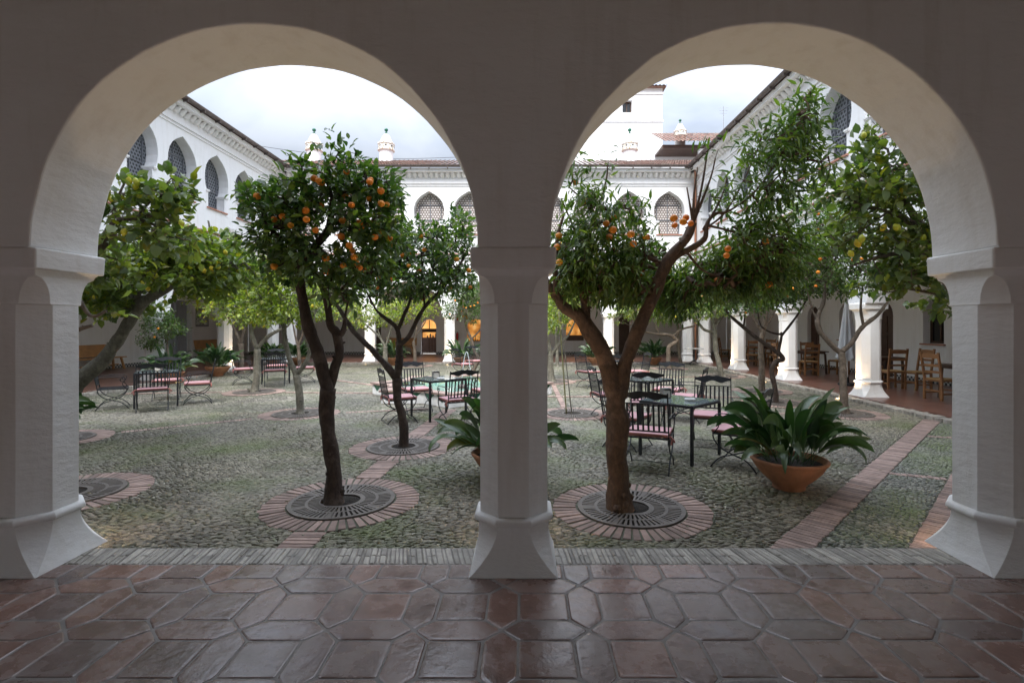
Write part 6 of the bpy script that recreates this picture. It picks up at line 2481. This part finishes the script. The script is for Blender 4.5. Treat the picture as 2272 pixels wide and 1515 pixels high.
# tile picture on the left gallery wall
root = empty('tile_picture', (-15.38, 24.3, 1.55), 0, 'square framed grey and white tile picture on the left gallery wall', 'picture')
mb = MB(); mb.box(0, .03, -.52, .52, 0, .85); mb.box(.031, .05, -.52, -.44, 0, .85); mb.box(.031, .05, .44, .52, 0, .85); mb.box(.031, .05, -.439, .439, 0, .08); mb.box(.031, .05, -.439, .439, .77, .85)
mb.build('frame', simple('grey_frame', (.22, .21, .20), .6), root)
pm, pn, pb = new_mat('tile_painting')
g = N(pn, 'ShaderNodeTexCoord'); t = N(pn, 'ShaderNodeTexNoise', Scale=5, Detail=6, Distortion=1.2); pn.links.new(g.outputs['Object'], t.inputs['Vector'])
r = ramp(pn, [(.42, (.12, .13, .11)), (.5, (.35, .36, .33)), (.6, (.6, .6, .57))]); pn.links.new(t.outputs['Fac'], r.inputs[0]); pn.links.new(r.outputs[0], pb.inputs['Base Color'])
mb = MB(); mb.box(.0305, .036, -.438, .438, .081, .769); mb.build('tiles', pm, root)

# fire extinguisher signs and extinguisher on the far wall
mb = MB(); x = dX(1014.5, 28.4)
mb.box(x - .04, x + .04, 28.45, 28.48, CH + .27, CH + .46)
tag(mb.build('fire_sign', M['red'], None), 'small red sign on the far wall left of the central pillar', 'sign')
root = empty('fire_extinguisher', (x, 28.36, .75), 0, 'red fire extinguisher hanging on the far wall below the small red sign', 'fire extinguisher')
mb = MB(); mb.lathe([(.06, 0), (.065, .02), (.065, .36), (.045, .42), (.02, .44)], 16); mb.build('cylinder', M['red'], root, smooth=True)
mb = MB(); mb.tube([(0, 0, .44), (0, -.03, .50), (.05, -.06, .48)], .012, 6); mb.tube(crom([(.02, -.02, .46), (.09, -.03, .40), (.08, -.03, .15)], 3), .009, 6); mb.build('valve', M['black'], root)


# ---------------------------------------------------------------- ground lamps beside the pillars
def ground_lamp(x, y, label, power, rz=0.0, tilt=0.0, cone=95, z=GZ, aim=(0, 0)):
    root = empty('ground_lamp', (x, y, z + .004), 0, label, 'lamp', 'round lamps sunk in the paving at the pillar feet')
    mb = MB(); mb.lathe([(.045, .002), (.05, .018), (.075, .018), (.08, .0)], 24, cap=False); mb.build('ring', M['steel'], root)
    mb = MB(); mb.lathe([(.0, .010), (.046, .010)], 20, cap=False); mb.build('glass', M['lamp_glow'], root)
    ld = bpy.data.lights.new('lamp_light', 'SPOT')
    ld.energy = power; ld.color = (1, .72, .46); ld.spot_size = R(cone); ld.spot_blend = .8; ld.shadow_soft_size = .04
    lo = bpy.data.objects.new('lamp_light', ld); col.objects.link(lo); lo.parent = root
    lo.location = (0, 0, .035)
    d = Vector((aim[0], aim[1], 1.0))
    lo.rotation_euler = (-d).to_track_quat('Z', 'Y').to_euler()
    return root


PW = 26
for i, xx in enumerate(bp[1:5]):
    ground_lamp(xx, YB - .50, ['lit ground lamp before the far pillar left of the pale lemon trunk', 'lit ground lamp before the far pillar right of the pointed door', 'ground lamp before the far pillar hidden behind the central pillar', 'lit ground lamp at the far pillar seen in the V of the trunk'][i], PW, aim=(0, .35))
ground_lamp(XR - .22, YB - .55, 'lit ground lamp under the bistro table in the right corner', PW * 1.6, aim=(.25, .35))
ground_lamp(XL + .22, YB - .55, 'lit ground lamp in the far left corner', PW * 1.6, aim=(-.25, .35))
for yy, l in ((18.75, 'lit ground lamp at the fourth right pillar'), (15.2, 'lit ground lamp at the third right pillar'), (11.65, 'lit ground lamp at the second right pillar behind the slender tree')):
    ground_lamp(XR - .42, yy + .05, l, PW, aim=(.45, 0))
for yy, l in ((18.75, 'lit ground lamp under the armchairs by the second left pillar'), (15.2, 'lit ground lamp by the bowl with the small orange tree')):
    ground_lamp(XL + .42, yy, l, PW, aim=(-.45, 0))
for xx, l in ((fp[2], 'warm ground lamp behind the near left pillar'), (fp[3], 'warm ground lamp behind the central pillar'), (fp[4], 'warm ground lamp behind the near right pillar')):
    ground_lamp(xx, YF + .14, l, 16, aim=(0, -.30), cone=140)

# ---------------------------------------------------------------- fallen leaves and litter
rs = np.random.RandomState(77)
n = 800
x = rs.uniform(XL + .5, XR - .5, n); y = 3.8 + (YB - 4.6) * rs.uniform(0, 1, n) ** 1.3
pos = np.stack([x, y, np.full(n, GZ + .012)], 1)
d = rs.normal(size=(n, 3)); d[:, 2] *= .12
up = np.tile([0, 0, 1.0], (n, 1)) + rs.normal(size=(n, 3)) * .2
lv = leaf_mesh('fallen_leaves', pos, d, up, rs.uniform(.015, .055, n), rs.uniform(.010, .022, n), mat_leaf('fallen_leaf', (.06, .09, .02), (.16, .14, .04), (.28, .22, .08), yellow=(.40, .38, .26), yshare=.2, trans=.05), None, droop=.05)
tag(lv, 'scattered small dry leaves on the cobbles', 'leaves', kind='stuff')
